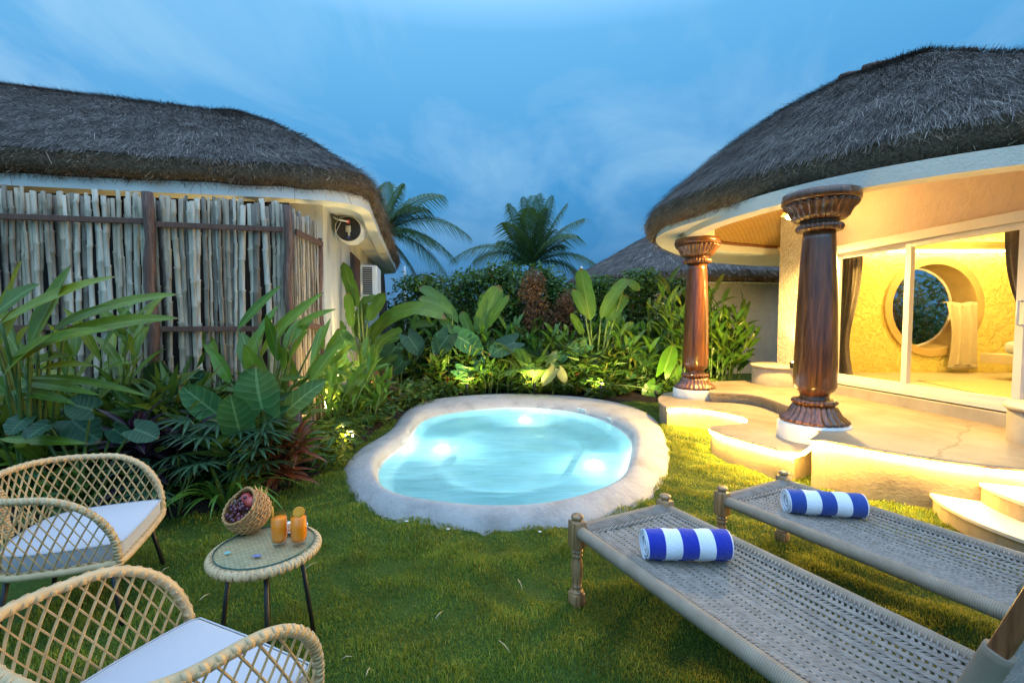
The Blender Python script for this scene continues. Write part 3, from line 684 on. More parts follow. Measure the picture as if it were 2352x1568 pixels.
# ------------------------------------------------------------------ the villa on the right
villa = thing('thatched_villa', 'large round thatched villa with carved wooden columns and a lit glass front, on the terrace', 'villa', (6, 7, 0))
EV = [(2.36, 7.9), (2.42, 7.1), (2.68, 6.3), (3.1, 5.62), (3.55, 5.05), (4.1, 4.45), (4.6, 3.95), (5.6, 3.2), (7.5, 2.4), (10, 2.2), (12.6, 3.2), (14, 6), (13.6, 9.5), (11, 12), (7.4, 12.4), (5.2, 11.7), (4.2, 10.95), (3.3, 9.85), (2.65, 8.8)]
ev = evenly(crom([V((x, y, 3.1)) for x, y in EV], 300), 150, True)
RA, RB = V((6.46, 7.51, 5.55)), V((11.74, 8.3, 4.75))
rd = []
for p in ev:
    f = max(0, min(1, (p.x - 4.26) / 2.49)); rd.append(RA.lerp(RB, f))
k0 = min(range(150), key=lambda i: (ev[i] - V((7.5, 2.4, 3.1))).length)
vroof, VS = thatch(villa, ev, rd, .3, lambda s: math.sin(min(1, s) * PI / 2) ** .9, 130000, 3, (-30, k0 + 4), .18, .0021, fringe=20000)
# soffit, ring beam, ceiling
inn = []
WALLR = [(2.92, 7.3), (2.9, 6.7), (3.0, 6.1), (3.2, 5.5), (3.5, 4.98), (3.95, 4.5), (4.5, 4.1), (5.6, 3.5), (7.5, 2.9), (10, 2.8), (11.8, 3.8), (12.6, 6), (12.4, 9), (10.6, 10), (7.5, 9.75), (5.6, 9.6), (4.7, 9.3), (3.7, 8.8), (3.1, 8.15)]
inn = evenly(crom([V((x, y, 3.06)) for x, y in WALLR], 300), 150, True)
# line the two loops up by direction from the middle
cc = V((7, 7, 0))
def byang(P):
    return sorted(P, key=lambda p: math.atan2(p.y - cc.y, p.x - cc.x))
def atang(P, a):
    A = [math.atan2(p.y - cc.y, p.x - cc.x) for p in P]; n = len(P); best = None
    for i in range(n):
        a0, a1 = A[i], A[(i + 1) % n]
        d0 = (a - a0 + PI) % (2 * PI) - PI; d1 = (a1 - a0 + PI) % (2 * PI) - PI
        if abs(d1) > 1e-9 and 0 <= d0 / d1 <= 1 and abs(d0) < 1: return P[i].lerp(P[(i + 1) % n], d0 / d1)
    return P[min(range(n), key=lambda i: abs((A[i] - a + PI) % (2 * PI) - PI))]
angs = [2 * PI * i / 150 - PI for i in range(150)]
eo = [atang(ev, a) for a in angs]; io = [atang(inn, a) for a in angs]
def tow(p, d): v = V((cc.x - p.x, cc.y - p.y, 0)).normalized(); return p + v * d
mb = MB()
ring_strip(mb, [tow(p, .14) + V((0, 0, .12)) for p in eo], [tow(p, .14) + V((0, 0, -.07)) for p in eo])
ring_strip(mb, [tow(p, .14) + V((0, 0, -.07)) for p in eo], [V((p.x, p.y, 3.05)) for p in io])
part(mb, 'soffit', M_PLASTER, villa, smooth=False)
mb = MB()
A0 = [tow(p, -.1) for p in io]; A1 = [tow(p, .13) for p in io]
ring_strip(mb, [V((p.x, p.y, 3.12)) for p in A0], [V((p.x, p.y, 2.95)) for p in A0])
mb.mi = 1; ring_strip(mb, [V((p.x, p.y, 2.95)) for p in A0], [V((p.x, p.y, 2.95)) for p in A1])
mb.mi = 0; ring_strip(mb, [V((p.x, p.y, 2.95)) for p in A1], [V((p.x, p.y, 3.12)) for p in A1])
mb.build('ring_beam', [M_STUCCOB, M_PLASTER], villa, smooth=False)
mb = MB(); mb.tube([V((p.x, p.y, 3.09)) + V((cc.x - p.x, cc.y - p.y, 0)).normalized() * .16 for p in io], .03, 6, closed=True); part(mb, 'ceiling_trim', M_REDWOOD, villa)
mb = MB(); rr = [[V((p.x, p.y, 3.1)).lerp(V((7.5, 7.4, 4.3)), k / 8) for p in A1] for k in range(9)]; mb.grid(rr, cu=True); part(mb, 'ceiling', M_MATCEIL, villa, smooth=False)
# walls
WO = V((4.93, 8.35, 0)); WE = V((5.52, 3.3, 0)); wdv = (WE - WO).normalized(); wn = V((wdv.y, -wdv.x, 0))   # wn points to the room side?
if wn.x < 0: wn = -wn
def wp(s, z, d=0): return WO + wdv * s + wn * d + V((0, 0, z))
WLEN = (WE - WO).length
DS0, DS1, DZ0, DZ1 = 1.05, 4.75, .62, 2.72
def wbox(mb, s0, s1, z0, z1, d0, d1):
    P = [wp(s, z, d) for z in (z0, z1) for d in (d0, d1) for s in (s0, s1)]
    b = len(mb.v)
    for p in P: mb.add(p)
    for q in ((0, 1, 3, 2), (4, 6, 7, 5), (0, 4, 5, 1), (2, 3, 7, 6), (0, 2, 6, 4), (1, 5, 7, 3)): mb.face(*[b + i for i in q])
mb = MB(); wbox(mb, DS0, DS1, DZ1, 3.75, 0, .22); wbox(mb, DS1, WLEN + .3, .42, 3.2, 0, .22); wbox(mb, DS0, DS1, .42, .5, 0, .22)
part(mb, 'door_wall', M_STUCCO_PINK, villa, smooth=False)
mb = MB(); wbox(mb, -.05, DS0, .42, 4.1, -.02, .24); part(mb, 'pillar', M_STUCCO, villa, smooth=False)
mb = MB(); wbox(mb, DS0, DS1 + .2, .4, DZ0 - .02, -.09, .2); part(mb, 'sill_step', M_TWALL2, villa, smooth=False)
door = MB()
wbox(door, DS0, DS1, DZ0, DZ0 + .05, -.04, .16); wbox(door, DS0, DS1, DZ1 - .09, DZ1 + .02, -.05, .16)
wbox(door, DS0 - .02, DS0 + .07, DZ0 + .05, DZ1 - .09, -.04, .14)
dfr = part(door, 'sliding_door', M_WHITEMET, villa, smooth=False)
def sash(s0, s1, d):
    m = MB(); f = .075
    wbox(m, s0, s0 + f, DZ0 + .055, DZ1 - .095, d, d + .045); wbox(m, s1 - f, s1, DZ0 + .055, DZ1 - .095, d, d + .045)
    wbox(m, s0 + f, s1 - f, DZ0 + .055, DZ0 + .055 + .085, d + .002, d + .043); wbox(m, s0 + f, s1 - f, DZ1 - .095 - .07, DZ1 - .095, d + .002, d + .043)
    part(m, 'sash', M_WHITEMET, villa, dfr, smooth=False)
    m = MB(); b = len(m.v)
    for q in (wp(s0 + f - .005, DZ0 + .135, d + .022), wp(s1 - f + .005, DZ0 + .135, d + .022), wp(s1 - f + .005, DZ1 - .16, d + .022), wp(s0 + f - .005, DZ1 - .16, d + .022)): m.add(q)
    m.face(0, 1, 2, 3); part(m, 'pane', M_PANE, villa, dfr, smooth=False)
def s_at(x, d=0.0):
    k = (x - 1176) / F; best = min((abs(wp(s / 500, 1.6, d).x / (wp(s / 500, 1.6, d).y * cp) - k), s / 500) for s in range(-600, 2600)); return best[1]
SM = s_at(2077); SE = s_at(2346)
sash(DS0 + .07, SM + .02, .06); sash(SM - .02, SE + .02, 0.0); sash(SE - .02, DS1, .06)
m = MB(); m.tube([wp(SE - .0, 1.55, -.0), wp(SE - .0, 1.55, -.05), wp(SE - .0, 1.8, -.05), wp(SE - .0, 1.8, 0)], .013, 8); part(m, 'door_handle', M_WHITEPL, villa, dfr)
# room: floor, back wall with the round window, side walls
mb = MB(); mb.prism([wp(.6, 0, .2), wp(WLEN, 0, .2), (11.5, 3.3, 0), (11.5, 9.0, 0), (5.2, 9.0, 0)], .4, .57, True, False); part(mb, 'room_floor', M_FLOORIN, villa, smooth=False)
YB = 8.95; WC = V((8.25, YB, 1.86)); WR = .83
def circ(r_, y, n=56): return [V((WC.x + r_ * math.cos(2 * PI * i / n), y, WC.z + r_ * math.sin(2 * PI * i / n))) for i in range(n)]
def rectp(n, y, x0, x1, z0, z1):
    out = []
    for i in range(n):
        a = 2 * PI * i / n; c, s = math.cos(a), math.sin(a); ks = []
        if c > 1e-6: ks.append((x1 - WC.x) / c)
        if c < -1e-6: ks.append((x0 - WC.x) / c)
        if s > 1e-6: ks.append((z1 - WC.z) / s)
        if s < -1e-6: ks.append((z0 - WC.z) / s)
        k = min(ks); out.append(V((WC.x + c * k, y, WC.z + s * k)))
    # snap the nearest points to the corners
    for (x, z_) in ((x0, z0), (x0, z1), (x1, z0), (x1, z1)):
        i = min(range(n), key=lambda q: (out[q] - V((x, y, z_))).length); out[i] = V((x, y, z_))
    return out
mb = MB(); ring_strip(mb, rectp(56, YB, 5.3, 11.6, .4, 3.9), circ(WR, YB)); part(mb, 'back_wall', M_ROOM, villa, smooth=False)
mb = MB(); ring_strip(mb, circ(WR, YB + .52), rectp(56, YB + .52, 5.62, 11.6, .0, 3.3)); mb.box((11.5, 6.2, 1.6), (.2, 5.6, 3.2)); mb.box((8.5, 3.2, 1.6), (6, .2, 3.2)); mb.prism([(4.98, 8.3), (5.3, 8.3), (5.45, 9.0), (5.3, 9.0)], .4, 4.2); part(mb, 'outer_wall', M_STUCCO, villa, smooth=False)
mb = MB(); ring_strip(mb, circ(WR, YB), circ(WR - .02, YB + .52))
prof = [(WR + .14, 0), (WR + .14, -.05), (WR + .139, -.055), (WR + .002, -.055), (WR - .003, -.05), (WR - .003, .02)]
rows = [circ(r_, YB + y) for r_, y in prof]; mb.grid(rows, cu=True)
rw = part(mb, 'round_window', M_OCHRE, villa, smooth=False)
mb = MB(); P = circ(WR - .02, YB + .46); b = [mb.add(p) for p in P]; mb.face(*b); part(mb, 'pane', M_PANE, villa, rw, smooth=False)
mb = MB(); mb.tube(circ(WR - .03, YB + .46), .025, 6, closed=True); part(mb, 'frame', M_WHITEMET, villa, rw)
# cove light along the back wall, beam above it
mb = MB(); mb.box((8.3, YB - .16, 2.98), (6.3, .22, .06)); mb.box((8.3, YB - .25, 3.03), (6.3, .04, .1)); cv = part(mb, 'cove', M_OCHRE, villa, smooth=False)
mb = MB(); mb.box((8.3, YB - .12, 3.035), (6.2, .05, .03)); part(mb, 'cove_strip', M_COVE, villa, cv, smooth=False)
mb = MB(); mb.box((8.3, YB - .1, 2.93), (6.2, .05, .03)); part(mb, 'cove_strip', M_COVE, villa, cv, smooth=False)
mb = MB(); mb.tube([V((5.2, YB - .35, 3.3)), V((11.4, YB - .35, 3.32))], .05, 8); part(mb, 'ceiling_beam', M_OCHRE, villa)
WARM = (1, .74, .26)
for (x, y) in ((6.6, 6.4), (9.2, 5.6), (8.2, 7.8)): lamp('room_lamp', 'POINT', (x, y, 2.75), 100, (1, .72, .22), .12, parent=villa)
# ridge poles lying on the thatch
for (a, b) in ((D(1985, 157, 7.5), D(2240, 118, 7.9)), (D(1932, 179, 7.2), D(2075, 158, 7.6))):
    mb = MB(); P = [a.lerp(b, k / 9) + V((0, 0, .02 * math.sin(k * 1.7) + .05 * math.sin(PI * k / 9))) for k in range(10)]; mb.tube(P, [.045 + .008 * (k % 3 == 0) for k in range(10)], 8); part(mb, 'ridge_pole', M_BARK, villa)
# carved columns
def gad(k, amp): return lambda a, r_, z: 1 + amp * (abs(math.cos(k * a / 2)) - .5)
def column(c, z0, z1):
    h = z1 - z0; S_ = h / 2.5
    def q(prof): return [(r_, z0 + z_ * S_) for r_, z_ in prof]
    c = (c[0], c[1], 0)
    m = MB(); m.lathe(q([(.142, .3), (.15, .325), (.192, .36), (.206, .4), (.206, .62), (.2, .9), (.19, 1.3), (.172, 1.75), (.158, 2.0), (.152, 2.09)]), 40, c); sh = part(m, 'column', M_TEAK, villa)
    m = MB(); m.lathe(q([(.13, 2.08), (.16, 2.085)]), 40, c, caps=False)
    m.lathe(q([(.155, 2.09), (.2, 2.1), (.215, 2.13), (.205, 2.165), (.17, 2.18)]), 112, c, gad(28, .11), caps=False)
    m.lathe(q([(.168, 2.175), (.182, 2.185), (.175, 2.2)]), 40, c, caps=False)
    m.lathe(q([(.172, 2.2), (.22, 2.215), (.255, 2.25), (.27, 2.29), (.29, 2.33), (.325, 2.365), (.335, 2.39), (.3, 2.4)]), 112, c, gad(28, .13), caps=False)
    m.lathe(q([(.25, 2.395), (.345, 2.4), (.365, 2.41), (.368, 2.46), (.36, 2.475), (.36, 2.5), (0, 2.5)]), 48, c, caps=False); part(m, 'capital', M_TEAK, villa, sh)
    m = MB(); m.lathe(q([(.145, .33), (.138, .29), (.15, .255)]), 40, c, caps=False)
    m.lathe(q([(.15, .26), (.2, .25), (.215, .225), (.2, .2), (.165, .19)]), 112, c, gad(28, .1), caps=False)
    m.lathe(q([(.165, .195), (.2, .185), (.225, .14), (.25, .09), (.295, .05), (.318, .03), (.32, .012), (.3, 0), (0, 0)]), 112, c, gad(26, .11), caps=False); part(m, 'base', M_TEAK, villa, sh)
column(P2C, .487, 2.955); column(P1C, .447, 2.955)
mb = MB(); mb.box((P1C.x - .02, P1C.y, 3.02), (.42, .42, .12)); part(mb, 'impost_block', M_PLASTER, villa, smooth=False)
# verandah lamp under the mat ceiling, up-light at the foot of the pillar
L1 = D(1822, 497, 6.9)
vl = thing('ceiling_lamp', 'round amber lamp hanging under the bamboo ceiling of the verandah', 'lamp', tuple(L1))
mb = MB(); mb.lathe([(.16, .02), (.15, .05), (.06, .11), (.02, .13)], 24, L1, caps=False); mb.tube([L1 + V((0, 0, .12)), L1 + V((0, 0, .6))], .01, 6); part(mb, 'lamp_shade', M_REDWOOD, vl)
mb = MB(); mb.sphere(L1 + V((0, 0, .0)), .1, 16, 10, (1, 1, .5)); part(mb, 'bulb', M_WARMLENS, vl)
lamp('verandah_lamp', 'SPOT', L1 + V((0, 0, -.09)), 650, (1, .64, .17), .08, L1 + V((-.35, -.1, -2)), 160, .5)
lamp('verandah_uplight', 'POINT', L1 + V((-.25, -.2, .14)), 45, (1, .62, .15), .08)
U = V((4.72, 7.62, .8)); ul = thing('wall_uplight', 'small dark up-light at the foot of the rough villa pillar', 'lamp', (U.x, U.y, U.z))
mb = MB(); mb.lathe([(.045, .0), (.05, .01), (.05, .09), (.042, .1)], 16, U, caps=True); part(mb, 'lamp_body', M_BLACK, ul)
mb = MB(); mb.lathe([(.04, .098), (0, .105)], 16, U, caps=False); part(mb, 'lens', M_WARMLENS, ul)
lamp('pillar_lamp', 'SPOT', U + V((-.02, -.0, .15)), 90, WARM, .03, U + V((.22, .3, 1.5)), 100, .6)
# inside: curtains, throw on the window ledge, rug, bed
def curtain(s0, s1, stop, sbot, label):
    m = MB(); rows = []; N = 60
    for k in range(15):
        z_ = DZ1 - .06 - k / 14 * (DZ1 - .06 - .6); f = k / 14; row = []
        tie = math.exp(-((f - .7) / .33) ** 2) * .42
        for j in range(N):
            u = j / (N - 1); a = s0 + (s1 - s0) * u; cc_ = s0 + (s1 - s0) * stop
            s_ = a * (1 - tie) + (s0 + (s1 - s0) * (stop)) * tie
            row.append(wp(s_, z_, .34 + .035 * math.sin(u * 46) * (1 - .3 * tie) + .01 * math.sin(u * 17 + f * 3)))
        rows.append(row)
    m.grid(rows); o = m.build('curtain', M_CURTAIN, None, origin=wp(s0, .6, .3)); return tag(o, label, 'curtain', 'curtains behind the glass door')
curtain(s_at(1975, .34) - .55, s_at(1975, .34), .1, 0, 'grey brown curtain behind the glass, beside the nearer carved column')
curtain(s_at(2296, .34), s_at(2296, .34) + .75, .9, 0, 'grey brown curtain gathered beside the door handle')
m = MB(); rows = []; TX0, TX1 = 8.42, 9.02
for k in range(22):
    row = []
    for j in range(26):
        u = j / 25; x = TX0 + (TX1 - TX0) * u
        if k < 6: y = YB + .0 - k * .016; z_ = WC.z + .08 - .0 * u
        else: y = YB - .1 - .01 * (k - 6) * .3; z_ = WC.z + .08 - (k - 6) / 15 * 1.2
        zz_ = min(1, max(0, (k - 5) / 16)); x2 = x + .06 * math.sin(zz_ * 2.5) * (1 - u)
        row.append(V((x2, y - .055 * math.sin(u * 19 + zz_ * 3 * (1 - u)) * min(1, zz_ * 3 + .1), z_ + .02 * math.sin(u * 9) * (1 - zz_))))
    rows.append(row)
m.grid(rows)
th_ = thing('throw_blanket', 'beige throw with a fringed hem draped over the round window ledge', 'blanket', (8.7, YB - .1, .6))
part(m, 'cloth', M_THROW, th_)
m = MB()
for j in range(34):
    p = rows[-1][0].lerp(rows[-1][-1], j / 33); m.tube([p, p + V((.004 * math.sin(j), -.005, -.09))], [.008, .006], 5)
part(m, 'fringe', M_THROW, th_)
bd = thing('bed', 'low cream bed platform with a white mattress inside the villa', 'bed', (9.2, 7.3, .57))
m = MB(); m.box((9.55, 7.2, .93), (2.3, 1.9, .16)); m.box((9.75, 7.2, .71), (1.7, 1.5, .28)); bevel(part(m, 'platform', M_FLOORIN, bd, smooth=False), .01)
m = MB(); m.box((9.65, 7.2, 1.12), (1.95, 1.7, .22)); bevel(part(m, 'mattress', M_CUSH, bd), .09, 5)
m = MB(); m.prism([(6.4, 5.9), (8.5, 5.6), (8.7, 7.6), (6.9, 7.7)], .571, .583); o = m.build('rug', M_JUTE, None, smooth=False, origin=(7.6, 6.7, .57)); tag(o, 'jute rug on the pale cement floor of the lit room', 'rug')
# ------------------------------------------------------------------ the cottage on the left
cot = thing('thatched_cottage', 'long thatched cottage with stained white walls behind the bamboo fence', 'cottage', (-5, 8, 0))
ZE = 3.3
EC = [(-13, 4.0), (-9.5, 4.55), (-5.9, 5.28), (-3.7, 5.72), (-2.75, 5.9), (-2.2, 6.1), (-1.98, 6.5), (-2.12, 7.3), (-2.45, 8.9), (-3.0, 11.6), (-3.7, 14.9), (-4.2, 15.7), (-5.4, 15.9), (-8, 15.4), (-13, 14), (-15, 12), (-15.4, 8), (-14.6, 5)]
ec = evenly(crom([V((x, y, ZE)) for x, y in EC], 300), 160, True)
Ra, Rb = V((-6.2, 9.7, 5.85)), V((-12.0, 8.3, 6.1))
rdc = []
for p in ec:
    f = max(0, min(1, (-p.x - 3.6) / 8.0)); q = Ra.lerp(Rb, f)
    g = max(0, min(1, (p.y - 9.0) / 6.0)); 
    if p.x > -4.6: q = q.lerp(V((-6.6, 12.0, 5.7)), g)
    rdc.append(q)
croof, CS = thatch(cot, ec, rdc, .27, lambda s: .55 * math.sin(min(1, s) * PI / 2) + .45 * s, 140000, 5, (12, 98), .2, .0023, fringe=20000)
mb = MB(); P = [V((-12.3, 8.25, 6.15)).lerp(V((-6.1, 9.72, 5.9)), k / 14) + V((0, 0, .02 * math.sin(k * 2.1))) for k in range(15)]; mb.tube(P, .05, 8); part(mb, 'ridge_pole', M_BARK, cot)
WCn = V((-2.72, 6.62, 0)); wdir = V((-.194, .981, 0)); fdir = V((-.985, -.17, 0))
cw = [WCn, WCn + wdir * 8.6, WCn + wdir * 8.6 + V((-7, -.8, 0)), WCn + fdir * 9.5]
mb = MB(); mb.prism(cw, -.05, ZE + .05, False, False); part(mb, 'wall', M_OLDWALL, cot, smooth=False)
cin = [tow_ for tow_ in ec]
mb = MB(); cm = V((-7, 10, 0))
def tw2(p, d): v = V((cm.x - p.x, cm.y - p.y, 0)).normalized(); return p + v * d
o1 = [tw2(p, .1) + V((0, 0, .12)) for p in ec]; o2 = [tw2(p, .1) + V((0, 0, -.13)) for p in ec]; o3 = [tw2(p, .3) + V((0, 0, -.15)) for p in ec]; o4 = [tw2(p, 2.2) + V((0, 0, .02)) for p in ec]
ring_strip(mb, o1, o2); ring_strip(mb, o2, o3); ring_strip(mb, o3, [p + V((0, 0, .08)) for p in o3]); ring_strip(mb, [p + V((0, 0, .08)) for p in o3], o4); part(mb, 'soffit', M_PLASTER, cot, smooth=False)
mb = MB(); a = WCn + fdir * .42 + V((.0, -.06, 0)); b = WCn + fdir * 9.3 + V((0, -.06, 0)); mb.prism([a, b, b + V((0, -.03, 0)), a + V((0, -.03, 0))][::-1], 0, ZE + .0, True, True); part(mb, 'dark_screen', M_DARK, cot, smooth=False)
def cwp(s, z_, d): return WCn + wdir * s + V((.981, .194, 0)) * d + V((0, 0, z_))
mb = MB(); P = [cwp(s, z_, d) for z_ in (1.9, 2.95) for d in (-.02, .02) for s in (2.5, 3.9)]; b0 = len(mb.v)
for p in P: mb.add(p)
for q_ in ((0, 1, 3, 2), (4, 6, 7, 5), (0, 4, 5, 1), (2, 3, 7, 6), (0, 2, 6, 4), (1, 5, 7, 3)): mb.face(*[b0 + i for i in q_])
part(mb, 'shutter', M_RAILW, cot, smooth=False)
# air conditioner on its bracket
ac = thing('air_conditioner', 'white outdoor air conditioner unit on a wall bracket under the cottage eave', 'air conditioner', tuple(cwp(2.1, 1.95, .4)))
MA = Matrix(((.981, -.194, 0), (.194, .981, 0), (0, 0, 1)))
def acb(m, s, d, z_, size): m.box(cwp(s, z_, d), size, MA)
m = MB(); acb(m, 2.25, .42, 2.33, (.3, .82, .58)); bevel(part(m, 'casing', M_WHITEPL, ac, smooth=False), .02)
m = MB()
acb(m, 1.83, .4, 2.33, (.17, .02, .5)); part(m, 'grille', M_BLACK, ac, smooth=False)
m = MB()
for k in range(12): acb(m, 1.815, .4, 2.11 + k * .04, (.17, .012, .008))
part(m, 'fins', M_WHITEMET, ac, smooth=False)
m = MB(); acb(m, 1.95, .32, 2.0, (.62, .04, .04)); acb(m, 2.55, .32, 2.0, (.62, .04, .04)); acb(m, 1.95, .03, 2.2, (.03, .04, .7)); acb(m, 2.25, .35, 2.03, (.55, .9, .015)); part(m, 'bracket', M_WHITEMET, ac, smooth=False)
# round water heater hung on the wall, end plate facing the garden
g0 = D(800, 526, 7.25); wh = thing('water_heater', 'white cylinder water heater with a black round end hung under the eave', 'water heater', tuple(g0))
ax = (g0 * .0 + V((.22, -.97, -.05))).normalized(); Mx = ax.to_track_quat('Z', 'Y').to_matrix()
m = MB(); m.lathe([(.0, -.6), (.19, -.58), (.205, -.54), (.205, -.02), (.19, .0)], 32, g0, M=Mx, caps=False); part(m, 'tank', M_WHITEPL, wh)
m = MB(); m.lathe([(.19, -.004), (.185, .012), (.17, .016), (0, .016)], 32, g0, M=Mx, caps=False); ep = part(m, 'end_plate', M_BLACK, wh)
m = MB(); m.lathe([(.03, .016), (.03, .035), (0, .038)], 14, g0 + Mx @ V((.0, .11, 0)), M=Mx, caps=False); part(m, 'valve', pmat('red valve', (.5, .03, .02), (.6, .05, .03), 5, .4, 0), wh, ep)
m = MB(); m.box(g0 + Mx @ V((0, .0, .02)), (.075, .1, .006), Mx); m.box(g0 + Mx @ V((.01, -.06, .022)), (.03, .09, .012), Mx); part(m, 'sticker', pmat('yellowed paper label', (.5, .45, .3), (.6, .55, .4), 5, .6, 0), wh, ep)
m = MB(); m.lathe([(.016, .016), (.016, .03), (0, .032)], 12, g0 + Mx @ V((0, -.13, 0)), M=Mx, caps=False); part(m, 'valve', pmat('blue valve', (.03, .06, .4), (.04, .08, .5), 5, .4, 0), wh, ep)
m = MB(); m.tube([g0 + Mx @ V((.0, .11, .03)), g0 + Mx @ V((-.12, .12, .1)), g0 + Mx @ V((-.2, .16, .0)), g0 + Mx @ V((-.24, .22, -.1))], .012, 6); m.tube([g0 + Mx @ V((-.1, .1, .05)), g0 + Mx @ V((-.2, -.1, .03)), g0 + Mx @ V((-.14, -.25, .02)), g0 + Mx @ V((-.2, -.36, .02))], .004, 5); part(m, 'hose', M_WHITEPL, wh)
# ------------------------------------------------------------------ bamboo fence
FA = V((-7.2, 4.42, 0)); FC = V((-2.65, 5.45, 0)); FB = V((-2.66, 6.32, 0))
fence = thing('bamboo_fence', 'tall fence of weathered split bamboo poles with log posts beside the cottage', 'fence', tuple(FC))
def poles(a, b, ztop, zbot, rg, gap, rad, seedn):
    m = MB(); L = (b - a).length; s = 0; d = (b - a).normalized(); nrm = V((d.y, -d.x, 0))
    while s < L:
        r_ = rad * rg.uniform(.6, 1.25); zt = ztop + rg.uniform(-.05, .04); zb = zbot + rg.uniform(-.05, .05)
        p = a + d * s; lean = rg.gauss(0, .012); cur = rg.gauss(0, .02); ph = rg.uniform(0, 1); pts = []; rs = []
        offn = rg.uniform(-.045, .02)
        N = 12; nodes = rg.uniform(.24, .36); nextn = zb + ph * nodes; zs = []
        z_ = zb
        zs = [zb]
        while nextn < zt - .05:
            zs += [nextn - .016, nextn, nextn + .016]; nextn += nodes * rg.uniform(.85, 1.15)
        zs.append(zt)
        for i, zz_ in enumerate(zs):
            f = (zz_ - zb) / (zt - zb); node = i % 3 == 2 and 0 < i < len(zs) - 1
            kink = mnoise.noise(V((s * 9, zz_ * 2.2, seedn))) * .009 + (.0035 if (i // 3) % 2 else -.0025)
            pts.append(p + d * (lean * (zz_ - ztop) + cur * math.sin(PI * f) + kink) + nrm * offn + V((0, 0, zz_))); rs.append(r_ * (1.26 if node else 1) * (1 - .12 * f))
        m.tube(pts, rs, 8, flat=.6, up=(.2, .98, 0))
        s += r_ * 2 * rg.uniform(.45, .74) + (gap if rg.random() < .03 else 0)
    return m
rg = random.Random(11)
m = poles(FA, FC + V((-.04, 0, 0)), 2.98, .15, rg, .02, .034, 1.0); part(m, 'pole_panel', M_BAMBOO, fence)
m = poles(FC + V((0, .1, 0)), FB + V((0, -.06, 0)), 2.92, .1, rg, .01, .02, 2.0); part(m, 'pole_panel', M_BAMBOO, fence)
def log(p, z1, r_):
    m = MB(); m.tube([p + V((.012 * math.sin(k * 1.3), .012 * math.cos(k * 1.9), -.1 + (z1 + .1) * k / 12)) for k in range(13)], [r_ * (1 + .08 * math.sin(k * 2.3)) for k in range(13)], 10); part(m, 'post', M_BARK, fence)
fd = (FC - FA).normalized()
def fat(x):  # point on the fence line at picture column x
    k = (x - 1176) / F; best = min((abs((FA + fd * (s / 200)).x / (FA + fd * (s / 200)).y - k), s / 200) for s in range(-200, 1200)); return FA + fd * best[1]
fpost = fat(358); fo = V((.22, -.97, 0)) * .07
log(FC + V((.0, -.02, 0)), 2.95, .05); log(FB, 2.72, .045); log(fpost + fo, 3.0, .053); log(FA + V((-.4, 0, 0)), 3.0, .06)
def rail(a, b, h=.06):
    m = MB(); d = (b - a); M = d.normalized().to_track_quat('X', 'Z').to_matrix(); m.box((a + b) / 2, (d.length, .03, h), M); bevel(part(m, 'rail', M_RAILW, fence, smooth=False), .004)
for zr in (2.66, 1.5):
    rail(FA + fo + V((0, 0, zr)), fpost + fo * .8 + V((-.05, 0, zr + .03))); rail(fpost + fo * .8 + V((.05, .01, zr)), FC + fo * .8 + V((-.05, 0, zr)))
rail(FC + V((.05, .08, 2.66)), FB + V((.05, 0, 2.64)), .07); rail(FC + V((.05, .08, 1.55)), FB + V((.05, 0, 1.5)), .07)
# ------------------------------------------------------------------ far house, seen between the hedge and the villa
fh = thing('thatched_house', 'low thatched house with warm lit walls behind the garden hedge', 'house', (6, 15, 0))
ef = [V((6.45 + 4.4 * math.cos(a), 17.5 + 4.6 * math.sin(a), 2.72)) for a in np.linspace(0, 2 * PI, 90, endpoint=False)]
rf = [V((6.45, 17.5, 5.45))] * 90
thatch(fh, ef, rf, .28, lambda s: s ** .92, 9000, 9, (40, 90), .3, .008, 16, 2600)
mb = MB(); mb.lathe([(3.9, -.1), (3.9, 2.9)], 60, (6.2, 17.5, 0), caps=False); part(mb, 'wall', M_STUCCO, fh)
mb = MB(); mb.lathe([(3.9, 2.7), (4.3, 2.7)], 60, (6.2, 17.5, 0), caps=False); part(mb, 'soffit', M_PLASTER, fh, smooth=False)
lamp('far_house_lamp', 'POINT', (4.9, 12.6, 1.5), 40, WARM, .1)
# wire mesh fence at the end of the garden
mf = thing('mesh_fence', 'thin wire mesh fence on grey posts beyond the hedge', 'fence', (-2, 14.5, 0))
for x in (-3.4, -.6, 2.2):
    m = MB(); m.tube([(x, 14.5, 0), (x, 14.5, 3.3)], .035, 8); part(m, 'post', M_WHITEMET, mf)
m = MB()
for k in range(60): m.tube([(-3.4 + k * .1, 14.5, .2), (-3.4 + k * .1, 14.5, 3.2)], .004, 3, caps=False)
for k in range(30): m.tube([(-3.4, 14.5, .2 + k * .1), (2.5, 14.5, .2 + k * .1)], .004, 3, caps=False)
part(m, 'mesh_panel', M_BARK, mf)
# ------------------------------------------------------------------ rattan lounge chairs
def ribbon(mb, pts, nrms, w_, th_):
    b = len(mb.v); k = len(pts)
    for i in range(k):
        t_ = (pts[min(i + 1, k - 1)] - pts[max(0, i - 1)]).normalized(); n = nrms[i]; s = t_.cross(n).normalized(); n = s.cross(t_)
        for (a, c) in ((-1, -1), (1, -1), (1, 1), (-1, 1)): mb.add(pts[i] + s * (w_ / 2 * a) + n * (th_ / 2 * c))
    for i in range(k - 1):
        for j in range(4): mb.face(b + i * 4 + j, b + i * 4 + (j + 1) % 4, b + i * 4 + 4 + (j + 1) % 4, b + i * 4 + 4 + j)
    mb.face(b, b + 3, b + 2, b + 1); mb.face(*[b + (k - 1) * 4 + j for j in range(4)])
CH_T = [(.37, -.355), (.33, -.37), (.2, -.385), (0, -.385), (-.2, -.36), (-.34, -.25), (-.385, 0), (-.34, .25), (-.2, .36), (0, .385), (.2, .385), (.33, .37), (.37, .355)]
